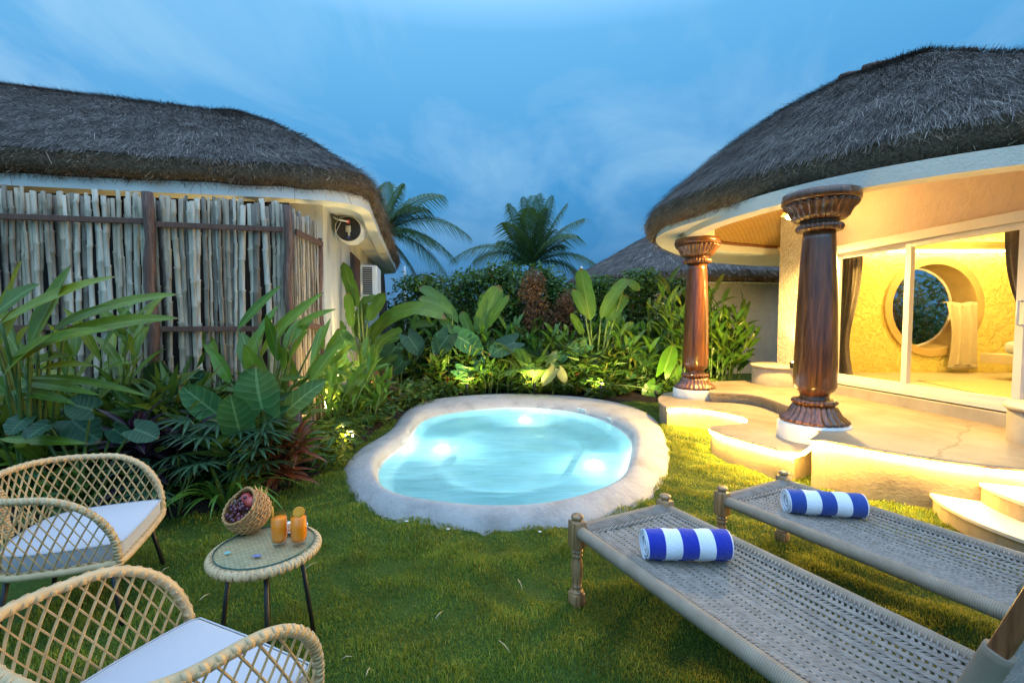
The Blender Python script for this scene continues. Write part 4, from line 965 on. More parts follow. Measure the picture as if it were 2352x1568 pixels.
CH_B = [(.36, -.325), (.32, -.33), (.2, -.335), (0, -.33), (-.18, -.3), (-.28, -.2), (-.315, 0), (-.28, .2), (-.18, .3), (0, .33), (.2, .335), (.32, .33), (.36, .325)]
NPATH = 200
CH_T = [(x * .84, y * 1.02) for x, y in CH_T]; CH_B = [(x * .84, y * 1.02) for x, y in CH_B]
pt = evenly(crom([V((x, y, 0)) for x, y in CH_T], 400, False), NPATH); pb = evenly(crom([V((x, y, 0)) for x, y in CH_B], 400, False), NPATH)
PL = sum((pt[i + 1] - pt[i]).length for i in range(NPATH - 1))
ZB = .33
def ztop(a):
    d = .17; e = min(a, 1 - a); zc = .72 + .05 * math.sin(PI * a) ** 2
    return ZB + .03 + (zc - ZB - .03) * (math.sqrt(max(0, 1 - ((d - e) / d) ** 2)) if e < d else 1)
def surf(a, z_):
    i = max(0, min(NPATH - 1.001, a * (NPATH - 1))); j = int(i); f = i - j
    T = pt[j].lerp(pt[j + 1], f); B = pb[j].lerp(pb[j + 1], f); k = (z_ - ZB) / .42
    p = B.lerp(T, max(0, min(1.05, k)) ** .8); return V((p.x, p.y, z_))
def snorm(a): 
    e = .004; p = surf(min(1, a + e), .5) - surf(max(0, a - e), .5); return V((p.y, -p.x, .12)).normalized()
def make_chair():
    root = thing('rattan_chair', '', 'chair')
    m = MB(); sp_ = .052 / PL; kz = 1.75
    for sgn_ in (1, -1):
        for j in range(-14, int(1 / sp_) + 14):
            a0 = j * sp_; P = []; N = []
            for q in range(32):
                z_ = ZB + .02 + q * .0155; a = a0 + sgn_ * (z_ - ZB) / kz / PL
                if 0.003 <= a <= .997 and z_ <= ztop(a) + .002:
                    P.append(surf(a, z_) + snorm(a) * (.0025 * sgn_)); N.append(snorm(a))
                elif P and len(P) > 1: ribbon(m, P, N, .0083, .0045); P, N = [], []
                else: P, N = [], []
            if len(P) > 1: ribbon(m, P, N, .0083, .0045)
    m.build('lattice', M_RATTAN, root, local=True, smooth=False)
    path = [surf(0, ZB - .01)] + [surf(0, ZB + k * .01) for k in range(1, 3)]
    A = [k / 160 for k in range(161)]
    path += [surf(a, ztop(a)) for a in A] + [surf(1, ZB + .01), surf(1, ZB - .01)]
    path = evenly(path, 170)
    m = MB(); m.tube(path, .0165, 10)
    # overlapping wrapped straps
    fine = evenly(path, 124)
    for i in range(1, 122):
        c = fine[i]; t_ = (fine[i + 1] - fine[i - 1]).normalized(); a = t_.cross(V((0, 0, 1)))
        if a.length < .05: a = t_.cross(V((1, 0, 0)))
        a.normalize(); b_ = t_.cross(a); half = i % 2
        pts = []; nn = []
        for k in range(9):
            ph = PI * k / 8 * 1.12 - .2 + (PI if half else 0) * .35 + 0; off_ = t_ * (.016 * (k / 8 - .5) * (1 if half else -1))
            n = a * math.cos(ph) + b_ * -math.sin(ph) * (-1); pts.append(c + n * .0175 + off_); nn.append(n)
        ribbon(m, pts, nn, .0165, .0035)
    m.build('rim', M_RATTANL, root, local=True)
    # seat edge: braided band round the foot of the shell and across the front
    m = MB(); low = evenly([surf(a / 80, ZB + .012) for a in range(81)] + [V((.314, .25, ZB + .01)), V((.319, 0, ZB + .01)), V((.314, -.25, ZB + .01))], 120, True)
    m.tube(low, .02, 8, closed=True)
    for i in range(120):
        c = low[i]; t_ = (low[(i + 1) % 120] - low[i - 1]).normalized(); a = V((t_.y, -t_.x, 0)); pts = []; nn = []
        for k in range(7):
            ph = -.9 + 2.6 * k / 6; n = a * math.cos(ph) + V((0, 0, 1)) * math.sin(ph); pts.append(c + n * .0225 + t_ * (.018 * (k / 6 - .5) * (1 if i % 2 else -1))); nn.append(n)
        ribbon(m, pts, nn, .016, .0035)
    m.build('seat_rail', M_RATTANL, root, local=True)
    for a in (.5,):
        m = MB(); P = [surf(a, ZB + .02 + k * .03) for k in range(12) if ZB + .02 + k * .03 < ztop(a)]; m.tube(P, .014, 8)
        for k in range(22):
            z_ = ZB + .03 + k * .0155
            if z_ < ztop(a): p = surf(a, z_); m.tube([p + V((math.cos(q) * .0155, math.sin(q) * .0155, 0)) for q in np.linspace(0, 2 * PI, 8, endpoint=False)], .006, 4, closed=True)
        m.build('back_strut', M_RATTANL, root, local=True)
    m = MB(); ins = [V((p.x * .93, p.y * .93, 0)) for p in evenly(pb, 60)]; poly = [(p.x, p.y) for p in ins] + [(.307, .29), (.313, 0), (.307, -.29)]
    m.prism(poly, ZB + .012, ZB + .11, True, True); o = m.build('cushion', M_CUSH, root, local=True); bevel(o, .014, 3, 50)
    m = MB()
    for zz_ in (ZB + .106, ZB + .018): m.tube([V((x * 1.004, y * 1.004, zz_)) for x, y in poly], .0032, 6, closed=True)
    q = m.build('piping', M_CUSH, None); q.parent = o
    m = MB(); m.prism([(x * .97, y * .97) for x, y in poly], ZB - .012, ZB + .008); m.build('seat_base', M_RATTAN, root, smooth=False, local=True)
    for (x, y) in ((.245, -.27), (.245, .27), (-.185, -.22), (-.185, .22)):
        m = MB(); m.tube([V((x, y, ZB)), V((x * 1.22, y * 1.2, 0))], .0125, 10); m.build('leg', M_BLACK, root, local=True)
    return root
ch = make_chair(); ch2 = copy_tree(ch)
ch.location = (-2.45, 2.51, 0); ch.rotation_euler = (0, 0, R(22)); tag(ch, 'rattan lattice armchair with white cushion near the planting bed, farther from the camera', group='rattan chairs beside the glass table')
ch2.location = (-1.08, 1.33, 0); ch2.rotation_euler = (0, 0, R(66)); tag(ch2, 'rattan lattice armchair with white cushion in front of the small glass table', group='rattan chairs beside the glass table')
# ------------------------------------------------------------------ side table
TC = V((-1.2, 2.17, 0)); TZ = .5
tb = thing('side_table', 'small round woven side table with a glass top and black legs', 'table', tuple(TC))
m = MB(); m.lathe([(0, TZ - .045), (.2, TZ - .045), (.235, TZ - .04), (.25, TZ - .025), (.25, TZ - .01), (.238, TZ), (.22, TZ - .001), (0, TZ - .001)], 64, TC, caps=False)
o = part(m, 'tabletop', M_WOVEN, tb)
m = MB()
for k in range(88):
    a = 2 * PI * k / 88; pts = []; nn = []
    for q in range(8):
        ph = -1.2 + 3.0 * q / 7; n = V((math.cos(a) * math.cos(ph), math.sin(a) * math.cos(ph), math.sin(ph))); sh = (.014 if k % 2 else -.014) * (q / 7 - .5)
        pts.append(TC + V((math.cos(a) * .228, math.sin(a) * .228, TZ - .02)) + n * .0222 + V((-math.sin(a), math.cos(a), 0)) * sh); nn.append(n)
    ribbon(m, pts, nn, .0155, .0035)
part(m, 'woven_rim', M_RATTANL, tb, o)
m = MB(); m.lathe([(.0, TZ + .004), (.218, TZ + .004)], 64, TC, caps=False); m.lathe([(.218, TZ + .010), (.0, TZ + .010)], 64, TC, caps=False); gl = part(m, 'glass_top', M_TGLASS, tb)
m = MB(); m.lathe([(.2165, TZ + .003), (.2195, TZ + .003), (.2195, TZ + .0098), (.2165, TZ + .0098)], 64, TC, caps=False); part(m, 'glass_edge', M_TGEDGE, tb, gl)
m = MB(); c = G(522, 1268, TZ + .0115); m.prism([(c.x - .016, c.y - .004), (c.x + .002, c.y - .012), (c.x + .017, c.y + .002), (c.x - .002, c.y + .012)], TZ + .0105, TZ + .0115); part(m, 'sticker', pmat('teal sticker', (.1, .42, .45), (.14, .48, .5), 5, .4, 0), tb, gl, smooth=False)
m = MB(); c = G(590, 1275, TZ + .0115); m.prism([(c.x + .02 * math.cos(a), c.y + .012 * math.sin(a)) for a in np.linspace(0, 6.28, 14, endpoint=False)], TZ + .0105, TZ + .0115); part(m, 'sticker', pmat('faded blue sticker', (.14, .16, .33), (.2, .22, .4), 30, .4, 0), tb, gl, smooth=False)
for k in range(4):
    a = R(28 + 90 * k); m = MB(); m.tube([TC + V((math.cos(a) * .15, math.sin(a) * .15, TZ - .045)), TC + V((math.cos(a) * .205, math.sin(a) * .205, 0))], .011, 10); part(m, 'leg', M_BLACK, tb)
GZ = TZ + .0105
# juice glasses
M_JUICE = pmat('orange juice', (1, .235, .004), (1, .29, .008), 30, .35, .05, spec=.4)
M_PEEL = pmat('orange peel', (.75, .28, .02), (.82, .34, .03), 20, .5, .2)
t = NT('orange slice flesh'); _u = t.n('ShaderNodeUVMap'); _u.uv_map = 'uv'; _s = t.n('ShaderNodeSeparateXYZ'); t.l(_u.outputs[0], _s.inputs[0])
_f = t.math('GREATER_THAN', t.math('ABSOLUTE', t.math('SINE', t.math('MULTIPLY', _s.outputs[0], 9 * PI))), .3)
M_SLICE = t.done(t.bsdf(t.mixc(_f, (.85, .6, .2), (.85, .36, .015)), .35))
def juice(c, rot, label):
    g = thing('juice_glass', label, 'glass', tuple(c), 0, 'glasses of orange juice')
    m = MB(); m.lathe([(0, .0), (.031, .0), (.033, .004), (.0365, .035), (.038, .075), (.0365, .125), (.0345, .15)], 32, c, caps=False); m.lathe([(.0333, .15), (.0352, .125), (.0367, .075), (.0352, .035), (.0312, .014), (0, .013)], 32, c, caps=False); part(m, 'tumbler', M_GLASS, g)
    m = MB(); m.lathe([(0, .0145), (.0305, .0145), (.0347, .035), (.0362, .075), (.0349, .126), (0, .1265)], 32, c, caps=False); part(m, 'juice', M_JUICE, g)
    sc_ = c + V((math.cos(rot) * .027, math.sin(rot) * .027, .163)); M = Matrix.Rotation(rot, 3, 'Z') @ Matrix.Rotation(R(90), 3, 'Y') @ Matrix.Rotation(R(0), 3, 'X')
    m = MB(); m.lathe([(0, .0025), (.0235, .0025)], 36, sc_, M=M, caps=False); m.lathe([(.0235, -.0025), (0, -.0025)], 36, sc_, M=M, caps=False); s_ = part(m, 'orange_slice', M_SLICE, g, smooth=False)
    m = MB(); m.lathe([(.0233, -.003), (.0265, -.0022), (.0265, .0022), (.0233, .003)], 36, sc_, M=M, caps=False); part(m, 'peel', M_PEEL, g, s_)
    return g
g1c = G(642, 1247, GZ); g2c = G(687, 1246, GZ)
juice(g1c, R(-145), 'glass of orange juice with its slice turned edge on, nearer the fruit basket')
juice(g2c, R(-62), 'glass of orange juice with its slice facing out, in front of the plate')
# plate of biscuits behind the glasses
pc = G(672, 1216, GZ); pl = thing('plate', 'white plate with biscuits behind the juice glasses', 'plate', tuple(pc))
m = MB(); m.lathe([(0, .004), (.04, .004), (.052, .01), (.072, .02), (.0735, .018), (.055, .006), (.04, 0), (0, 0)], 48, pc, caps=False); part(m, 'dish', M_WHITEPL, pl)
M_BISC = pmat('brown biscuit', (.3, .14, .05), (.42, .22, .09), 60, .8, .5, 120, .003)
for k, (dx, dy, dz) in enumerate(((-.012, -.02, .008), (.02, -.008, .008), (-.02, .012, .012), (.01, .02, .012))):
    m = MB(); m.lathe([(0, 0), (.018, .001), (.02, .005), (.017, .009), (0, .0095)], 18, pc + V((dx, dy, dz)), caps=False); o = part(m, 'biscuit', M_BISC, None); o.location = o.location; tag(o, ['round brown biscuit at the front of the white plate', 'round brown biscuit on the right of the white plate', 'round brown biscuit on the left of the white plate', 'round brown biscuit at the back of the white plate'][k], 'biscuit', 'biscuits on the plate')
# fruit basket, tipped towards the chairs
bc = G(562, 1222, GZ); AX = V((-.32, -.68, .72)).normalized()
M_WICK = pmat('golden wicker', (.32, .16, .05), (.5, .28, .1), 30, .5, .4, 150, .003)
bk = thing('fruit_basket', 'golden wicker basket with a hoop handle tipped on its side on the glass table', 'basket', tuple(bc))
Mb = AX.to_track_quat('Z', 'Y').to_matrix() @ Matrix.Scale(1.16, 3); b0 = bc + V((0.0, .02, .105))
m = MB()
prof = [(.03, -.085), (.062, -.075), (.084, -.05), (.093, -.02), (.09, .015), (.078, .04)]
m.lathe([(r_ - .004, z_) for r_, z_ in prof], 40, b0, M=Mb, caps=False); m.lathe([(0, -.082), (.035, -.083)], 20, b0, M=Mb, caps=False)
NR = 15
for k in range(NR):
    f = k / (NR - 1) * (len(prof) - 1); i = min(int(f), len(prof) - 2); r_ = prof[i][0] + (prof[i + 1][0] - prof[i][0]) * (f - i); z_ = prof[i][1] + (prof[i + 1][1] - prof[i][1]) * (f - i)
    P = [b0 + Mb @ V(((r_ + .0028 * math.sin(15 * a + PI * k)) * math.cos(a), (r_ + .0028 * math.sin(15 * a + PI * k)) * math.sin(a), z_)) for a in np.linspace(0, 2 * PI, 60, endpoint=False)]; m.tube(P, .0042, 5, closed=True)
for k in range(30):
    a = 2 * PI * k / 30; m.tube([b0 + Mb @ V((r_ * math.cos(a), r_ * math.sin(a), z_)) for r_, z_ in prof], .0028, 5)
part(m, 'bowl', M_WICK, bk)
m = MB()
for q in (0, PI): m.tube([b0 + Mb @ V((.079 * math.cos(a) + .003 * math.cos(12 * a + q) * math.cos(a), .079 * math.sin(a) + .003 * math.cos(12 * a + q) * math.sin(a), .043 + .003 * math.sin(12 * a + q))) for a in np.linspace(0, 2 * PI, 72, endpoint=False)], .0042, 6, closed=True)
part(m, 'rim', M_WICK, bk)
upb = (V((0, 0, 1)) - AX * AX.z).normalized(); sdb = AX.cross(upb)
m = MB()
for q in (0, PI): m.tube([b0 + AX * (.035 + .0035 * math.sin(14 * a + q) + .03 * math.sin(a)) + sdb * (.082 * math.cos(a)) + upb * (.095 * math.sin(a)) + upb * .0035 * math.cos(14 * a + q) for a in np.linspace(0, PI, 40)], .0042, 6)
part(m, 'handle', M_WICK, bk)
M_GRAPE = pmat('dark red grape', (.045, .008, .02), (.12, .02, .03), 25, .22, .05, spec=.6)
gp = thing('grape_bunch', 'bunch of dark red grapes spilling over the edge of the wicker basket', 'grapes', tuple(b0))
m = MB(); rg = random.Random(4)
for k in range(46):
    a = rg.uniform(0, 2 * PI); r_ = math.sqrt(rg.random()) * .058; p = b0 + Mb @ V((r_ * math.cos(a) * 1.0, r_ * math.sin(a), .03 + .025 * rg.random() + .02 * (1 - r_ / .058))) + V((0, 0, -.022)) + AX * .008
    m.sphere(p, .0105 * rg.uniform(.9, 1.12), 10, 7)
part(m, 'grapes', M_GRAPE, gp)
m = MB(); m.tube([b0 + AX * .07 + upb * .03, b0 + AX * .085 + upb * .01, b0 + AX * .08 - upb * .012], .002, 5); m.tube([b0 + AX * .084 + upb * .012, b0 + AX * .082 + upb * .006 + sdb * .02], .0017, 5); part(m, 'stalk', M_STEM, gp)
M_POM = pmat('red fruit skin', (.3, .02, .03), (.5, .09, .06), 14, .3, .1)
for k, (u_, s_, lab) in enumerate(((.05, .012, 'large red pomegranate in the wicker basket, left of the other one'), (.04, -.035, 'large red pomegranate in the wicker basket, right under the handle'))):
    p = b0 + AX * .03 + upb * u_ + sdb * s_; m = MB(); m.sphere(p, .032, 20, 14, (1, 1, .93)); o = m.build('pomegranate', M_POM, None, origin=p); tag(o, lab, 'fruit', 'pomegranates in the basket')
p = b0 + upb * .0 + sdb * .045 + AX * .02; m = MB(); m.sphere(p, .026, 18, 12); m.tube([p + AX * .024, p + AX * .03], .004, 6); o = m.build('orange', M_PEEL, None, origin=p); tag(o, 'orange half hidden by grapes low in the wicker basket', 'fruit')
# pink fruit with pointed scales behind the handle
M_PINK = pmat('pink scaly fruit', (.6, .13, .1), (.75, .32, .1), 20, .45, .2)
p = b0 + upb * .075 + AX * -.005 + sdb * -.03; df = thing('dragon_fruit', 'pink fruit with pointed orange scales standing up behind the basket handle', 'fruit', tuple(p))
m = MB(); m.sphere(p, .027, 16, 12, (1, 1, 1.25)); part(m, 'flesh', M_PINK, df)
m = MB()
for k in range(11):
    a = k * 2.4; zz_ = -.01 + .045 * k / 11; r_ = .026 * math.sqrt(max(.05, 1 - (zz_ / .034) ** 2)); q = p + V((r_ * math.cos(a), r_ * math.sin(a), zz_)); d_ = V((math.cos(a) * .5, math.sin(a) * .5, 1)).normalized()
    m.tube([q, q + d_ * .015, q + d_ * (.03 + .02 * k / 11)], [.006, .0045, .0005], 5, flat=.4)
part(m, 'scales', pmat('orange scale tips', (.7, .3, .08), (.6, .4, .12), 30, .5, 0), df)
# ------------------------------------------------------------------ charpoy loungers
BW, BL, RZ = .66, 1.56, .425
def make_bed():
    root = thing('charpoy_lounger', '', 'lounger')
    def post(x, y, ztop_=.515):
        m = MB(); s = .038
        m.box((x, y, .405), (s * 2, s * 2, .15)); m.box((x, y, .035), (s * 1.9, s * 1.9, .07))
        m.lathe([(.036, .07), (.04, .078), (.03, .09), (.026, .1), (.032, .108), (.026, .116), (.027, .14), (.033, .19), (.034, .22), (.029, .255), (.024, .272), (.031, .28), (.033, .287), (.026, .296), (.033, .304), (.034, .312), (.027, .32), (.03, .33)], 20, (x, y, 0), caps=False)
        m.lathe([(.03, .479), (.024, .484), (.024, .489), (.034, .493), (.036, .503), (.033, ztop_ - .003), (.024, ztop_), (0, ztop_)], 12, (x, y, 0), caps=False)
        o = m.build('leg', M_ROSE, root, local=True); bevel(o, .006, 2, 50)
    for x in (0, BL):
        for y in (0, BW):
            post(x, y)
    def wrapped(a, b, r_=.034, nm='rail'):
        m = MB(); n = 40; a, b = V(a), V(b); m.tube([a.lerp(b, k / n) for k in range(n + 1)], [r_ * (1 + .03 * mnoise.noise(V((k * .6, a.x * 3, a.y)))) for k in range(n + 1)], 14); m.build(nm, M_CORDWRAP, root, local=True)
    wrapped((.03, 0, RZ), (BL - .03, 0, RZ)); wrapped((.03, BW, RZ), (BL - .03, BW, RZ)); wrapped((0, .03, RZ), (0, BW - .03, RZ)); wrapped((BL, .03, RZ), (BL, BW - .03, RZ))
    # webbing: long plaited bands tied by slanting loops
    m = MB(); NB = 15; y0, y1 = .045, BW - .045; zs = RZ + .014
    def bz(x, y): return zs - .035 * math.sin(PI * max(0, min(1, y / BW))) * math.sin(PI * max(0, min(1, x / BL))) ** .6
    def by_(j, x): 
        y = y0 + (y1 - y0) * j / (NB - 1); return y + .009 * mnoise.noise(V((x * 2.2, j * .11, 3.3))) + .014 * math.sin(x * 3.0 + j * .09) * math.sin(PI * j / (NB - 1))
    for j in range(NB):
        P = [V((x, by_(j, x), bz(x, by_(j, x)))) for x in np.linspace(.09, BL - .03, 60)]; m.tube(P, .0112, 6, flat=.35, up=(0, 0, 1))
        for q in (-1.5, -.5, .5, 1.5): m.tube([p + V((0, q * .0062, .003)) for p in P], .0036, 5, up=(0, 0, 1))
    st = .0215
    for j in range(NB - 1):
        x = .1 + (j % 2) * st * .5
        while x < BL - .05:
            ya, yb = by_(j, x), by_(j + 1, x + .02); s_ = 1 if (j % 2) else 1
            d_ = (yb - ya) / 2; m.tube([V((x, ya + .006, bz(x, ya) + .002)), V((x + .014, ya + d_, bz(x, ya) + .001)), V((x + (.004 if j % 3 else .026), yb - .006, bz(x, yb) + .001))], .0068, 5, up=(0, 0, 1), flat=.6); x += st
    m.build('webbing', M_CORD, root, local=True)
    m = MB()
    for k in range(46):
        y = .04 + (BW - .08) * k / 45; m.tube([V((.02, y, RZ + .03)), V((.05, y, RZ + .02)), V((.09, y + .004, RZ + .004))], .0045, 5)
    for q in (0, PI): m.tube([V((.092 + .006 * math.cos(k * .55 + q), .03 + (BW - .06) * k / 90, RZ + .012 + .006 * math.sin(k * .55 + q))) for k in range(91)], .006, 5)
    for yy in (.04, BW - .04):
        for k in range(80):
            x = .1 + (BL - .16) * k / 79; s_ = 1 if yy < .3 else -1; m.tube([V((x, yy - s_ * .015, RZ + .024)), V((x + .006, yy + s_ * .01, RZ + .012))], .0042, 4)
    m.build('lacing', M_CORD, root, local=True)
    # raised backrest
    bx0, bz0 = BL - .03, RZ - .02; lean = V((.32, 0, 1)).normalized(); bl = .63
    for y in (.0, BW):
        m = MB(); a = V((bx0, y, bz0)) ; mm = lean.to_track_quat('Z', 'Y').to_matrix(); m.box(a + lean * (bl * .5 + .02), (.038, .038, bl), mm); o = m.build('back_post', M_REDWOOD, root, smooth=False, local=True); bevel(o, .006)
        m = MB(); n = 24; m.tube([a + lean * (bl * .74 * k / n) for k in range(n + 1)], .0285, 14); q = m.build('post_wrap', M_CORDWRAP, None); q.parent = o
    m = MB(); a = V((bx0, 0, bz0)) + lean * (bl * .97); m.tube([a + V((0, y, 0)) for y in np.linspace(.03, BW - .03, 12)], .032, 12); m.build('back_rail', M_CORDWRAP, root, local=True)
    m = MB(); n1 = V((lean.z, 0, -lean.x)); NB2 = 24
    for j in range(NB2):
        y = .03 + (BW - .06) * j / (NB2 - 1); m.tube([V((bx0, y, bz0)) + lean * (bl * (.05 + .9 * k / 20)) + n1 * (.004 * math.sin(k * 1.3 + j)) for k in range(21)], .0115, 5, flat=.4, up=tuple(n1))
    for k in range(44):
        s_ = bl * (.05 + .9 * k / 43); m.tube([V((bx0, y, bz0)) + lean * (s_ + .008 * math.sin(y * 40)) + n1 * (-.005 if k % 2 else .005) for y in np.linspace(.03, BW - .03, 14)], .006, 5)
    m.build('back_webbing', M_CORD, root, local=True)
    return root
bed = make_bed(); bed2 = copy_tree(bed)
bed.location = (.366, 2.5, 0); bed.rotation_euler = (0, 0, R(-63.5)); tag(bed, 'woven cord charpoy lounger on the lawn beside the pool, with the royal blue striped towel', group='charpoy loungers on the lawn')
bed2.location = (1.377, 2.93, 0); bed2.rotation_euler = (0, 0, R(-62.4)); tag(bed2, 'woven cord charpoy lounger next to the terrace wall, with the navy striped towel', group='charpoy loungers on the lawn')
def towel(c, rz, mat, label, L=.34, r1=.072):
    m = MB(); rows = []; turns = 4.6; n = 120; NXR = 30
    for i in range(NXR + 1):
        v_ = i / NXR; x = -L / 2 + L * v_; row = []
        for j in range(n):
            f = j / (n - 1); a = -f * turns * 2 * PI + 2.1; r_ = (.009 + (r1 - .009) * f ** .92); e = abs(v_ - .5) * 2
            rr = r_ * (1 - .05 * max(0, e - .86) / .14) + .0016 * math.sin(x * 60 + a * 2)
            xx = x + .008 * mnoise.noise(V((f * 7, e, 1.5))) * (1 if v_ > .5 else -1) * (e > .9) 
            row.append(V((xx, rr * math.cos(a) * 1.04, rr * math.sin(a) * .97)))
        rows.append(row)
    m.grid(rows); o = m.build('rolled_towel', mat, None); sd = o.modifiers.new('thick', 'SOLIDIFY'); sd.thickness = .0085; sd.offset = -1
    sb = o.modifiers.new('smooth', 'SUBSURF'); sb.levels = 0; sb.render_levels = 0
    o.location = c; o.rotation_euler = (0, 0, rz); return tag(o, label, 'towel', 'rolled striped towels')
ta, tb_ = G(1478, 1250, .5), G(1674, 1250, .5); tcen = (ta + tb_) / 2; towel(tcen + V((0, 0, .0)), math.atan2(tb_.y - ta.y, tb_.x - ta.x) - .02, M_TOWEL, 'rolled royal blue and white striped towel on the lounger beside the pool', (tb_ - ta).length * .97)
ta, tb_ = G(1803, 1150, .49), G(1985, 1162, .49); tcen = (ta + tb_) / 2; towel(tcen, math.atan2(tb_.y - ta.y, tb_.x - ta.x), M_TOWEL2, 'rolled navy and white striped towel on the lounger next to the terrace', (tb_ - ta).length * .97)
# ------------------------------------------------------------------ foliage builders
PR = random.Random(21)
p_lance = lambda t: math.sin(PI * min(1, t) ** .75) ** .8 if t < 1 else 0.02
p_strap = lambda t: min(1, .55 + 2 * t) * (1 - t ** 3.2) + .02
p_oblong = lambda t: max(.03, (1 - abs(2 * t - 1) ** 3.2) ** .55)
def heartw(t): return (.72 + .28 * math.sin(t / .32 * PI / 2)) if t < .32 else max(.03, math.cos(((t - .32) / .68) ** 1.25 * PI / 2) ** .72)
def bez(p0, p1, bend, n):
    c = (p0 + p1) / 2 + bend; return [p0 * (1 - t) ** 2 + c * 2 * t * (1 - t) + p1 * t * t for t in (i / n for i in range(n + 1))]
def leaf(m, pts, W, prof=p_lance, nh=V((0, -.5, .85)), fold=.18, wav=.0, torn=0, seed=0):
    k = len(pts) - 1; b = len(m.v); ph = seed * 1.7
    for i, p in enumerate(pts):
        t = i / k; tg = (pts[min(k, i + 1)] - pts[max(0, i - 1)]).normalized(); s = tg.cross(nh)
        if s.length < .05: s = tg.cross(V((1, 0, 0)))
        s.normalize(); n = s.cross(tg); w = W * .5 * prof(t); tl = tr = 1.0
        if torn and 0 < i < k: tl = 1 - torn * max(0, mnoise.noise(V((i * .9, seed, 1))) ) * 1.6; tr = 1 - torn * max(0, mnoise.noise(V((i * .9, seed, 7)))) * 1.6
        wl = wav * W * math.sin(t * 17 + ph); wr = wav * W * math.sin(t * 15 + ph + 2)
        m.add(p - s * w * tl + n * (fold * w + wl), (0, t)); m.add(p - s * w * .5 * tl + n * (fold * w * .35), (.25, t)); m.add(p, (.5, t)); m.add(p + s * w * .5 * tr + n * (fold * w * .35), (.75, t)); m.add(p + s * w * tr + n * (fold * w + wr), (1, t))
    for i in range(k):
        for j in range(4): m.face(b + i * 5 + j, b + i * 5 + j + 1, b + i * 5 + 6 + j, b + i * 5 + 5 + j)
def heart(m, a, tip, W, nh=V((0, -.7, .7)), droop=.1, seed=0):
    """elephant ear blade: a is where the stalk joins; lobes reach back past it"""
    L = (tip - a).length; pts = bez(a, tip, nh.normalized() * L * droop, 9)
    tg = (pts[1] - pts[0]).normalized(); s = tg.cross(nh).normalized(); n = s.cross(tg); ph = seed * 2.1
    b = len(m.v); rows = []
    for i, p in enumerate(pts):
        t = i / 9; w = W * .5 * heartw(t); tgi = (pts[min(9, i + 1)] - pts[max(0, i - 1)]).normalized(); si = tgi.cross(nh).normalized(); ni = si.cross(tgi)
        row = []
        for u in (-1, -.66, -.33, 0, .33, .66, 1):
            back = -tgi * (L * .26 * (1 - t / .25) * min(1, abs(u) * 1.7)) if t < .25 else V()
            row.append((p + si * w * u + back + ni * (W * .07 * u * u + .03 * W * math.sin(t * 19 + ph + u * 3) * u * u), ((u + 1) / 2, t)))
        rows.append(row)
    for r_ in rows:
        for p, uv in r_: m.add(p, uv)
    for i in range(9):
        for j in range(6): m.face(b + i * 7 + j, b + i * 7 + j + 1, b + i * 7 + 8 + j, b + i * 7 + 7 + j)
def plant(name, base, label, lm, lmat, sm=None, smat=None, group=None, cat='plant', fn='leaves', sn='stem'):
    if sm is None or not sm.v:
        o = lm.build(name, lmat, None, origin=base); return tag(o, label, cat, group)
    r_ = thing(name, label, cat, tuple(base), 0, group); part(lm, fn, lmat, r_); part(sm, sn, smat or M_STEM, r_); return r_
def hero(name, base, label, leaves, mat, Y, prof=p_lance, group=None, smat=None, dY=.25, fold=.2, wav=.01, torn=0, bendk=.12, petiole=.008, extra=0, exL=.8, exW=.09, seed=1):
    """leaves: (x0, y0, x1, y1, width px[, bend]) surveyed at the distance Y"""
    rg = random.Random(seed); m = MB(); sm = MB(); base = V(base)
    for q in leaves:
        x0, y0, x1, y1, wpx = q[:5]; bk_ = q[5] if len(q) > 5 else bendk; ya = Y + rg.uniform(-dY, dY); yb = ya + rg.uniform(-dY, dY)
        a = D(x0, y0, ya); b_ = D(x1, y1, yb); L = (b_ - a).length
        leaf(m, bez(a, b_, V((0, 0, L * bk_)), 12), wpx / F * Y, prof, V((rg.uniform(-.3, .3), -.75, .6)), fold, wav, torn, rg.uniform(0, 50))
        f0 = V((base.x + rg.uniform(-.08, .08), base.y + rg.uniform(-.08, .08), 0)); sm.tube(bez(f0, a, V((0, 0, .15)), 8), [petiole * 1.5 - petiole * .8 * k / 8 for k in range(9)], 6)
    for _ in range(extra):
        az = rg.uniform(0, 2 * PI); h = rg.uniform(.15, .6) * exL * 1.6; a = base + V((rg.uniform(-.2, .2), rg.uniform(-.1, .25), h)); d = V((math.cos(az), math.sin(az), rg.uniform(.2, 1.3))).normalized(); L = exL * rg.uniform(.6, 1.1)
        leaf(m, bez(a, a + d * L, V((0, 0, L * .15)), 9), exW * rg.uniform(.7, 1.2), prof, V((0, -.4, .9)), fold, wav, torn, rg.uniform(0, 50)); sm.tube([V((base.x, base.y, 0)), a], [petiole, petiole * .6], 5)
    return plant(name, base, label, m, mat, sm, smat, group)
def ears(name, base, label, leaves, mat, Y, group=None, smat=None, dY=.2, seed=1):
    rg = random.Random(seed); m = MB(); sm = MB(); base = V(base)
    for (x0, y0, x1, y1, wpx) in leaves:
        ya = Y + rg.uniform(-dY, dY); a = D(x0, y0, ya); b_ = D(x1, y1, ya - rg.uniform(-.05, .15)); nh = V((rg.uniform(-.35, .35), -.8, rg.uniform(.35, .8)))
        heart(m, a, b_, wpx / F * Y, nh, .12, rg.uniform(0, 9)); f0 = V((base.x + rg.uniform(-.06, .06), base.y + rg.uniform(0, .1), 0)); sm.tube(bez(f0, a, V((0, .0, .2)), 9), [.016 - .009 * k / 9 for k in range(10)], 7)
    return plant(name, base, label, m, mat, sm, smat, group)
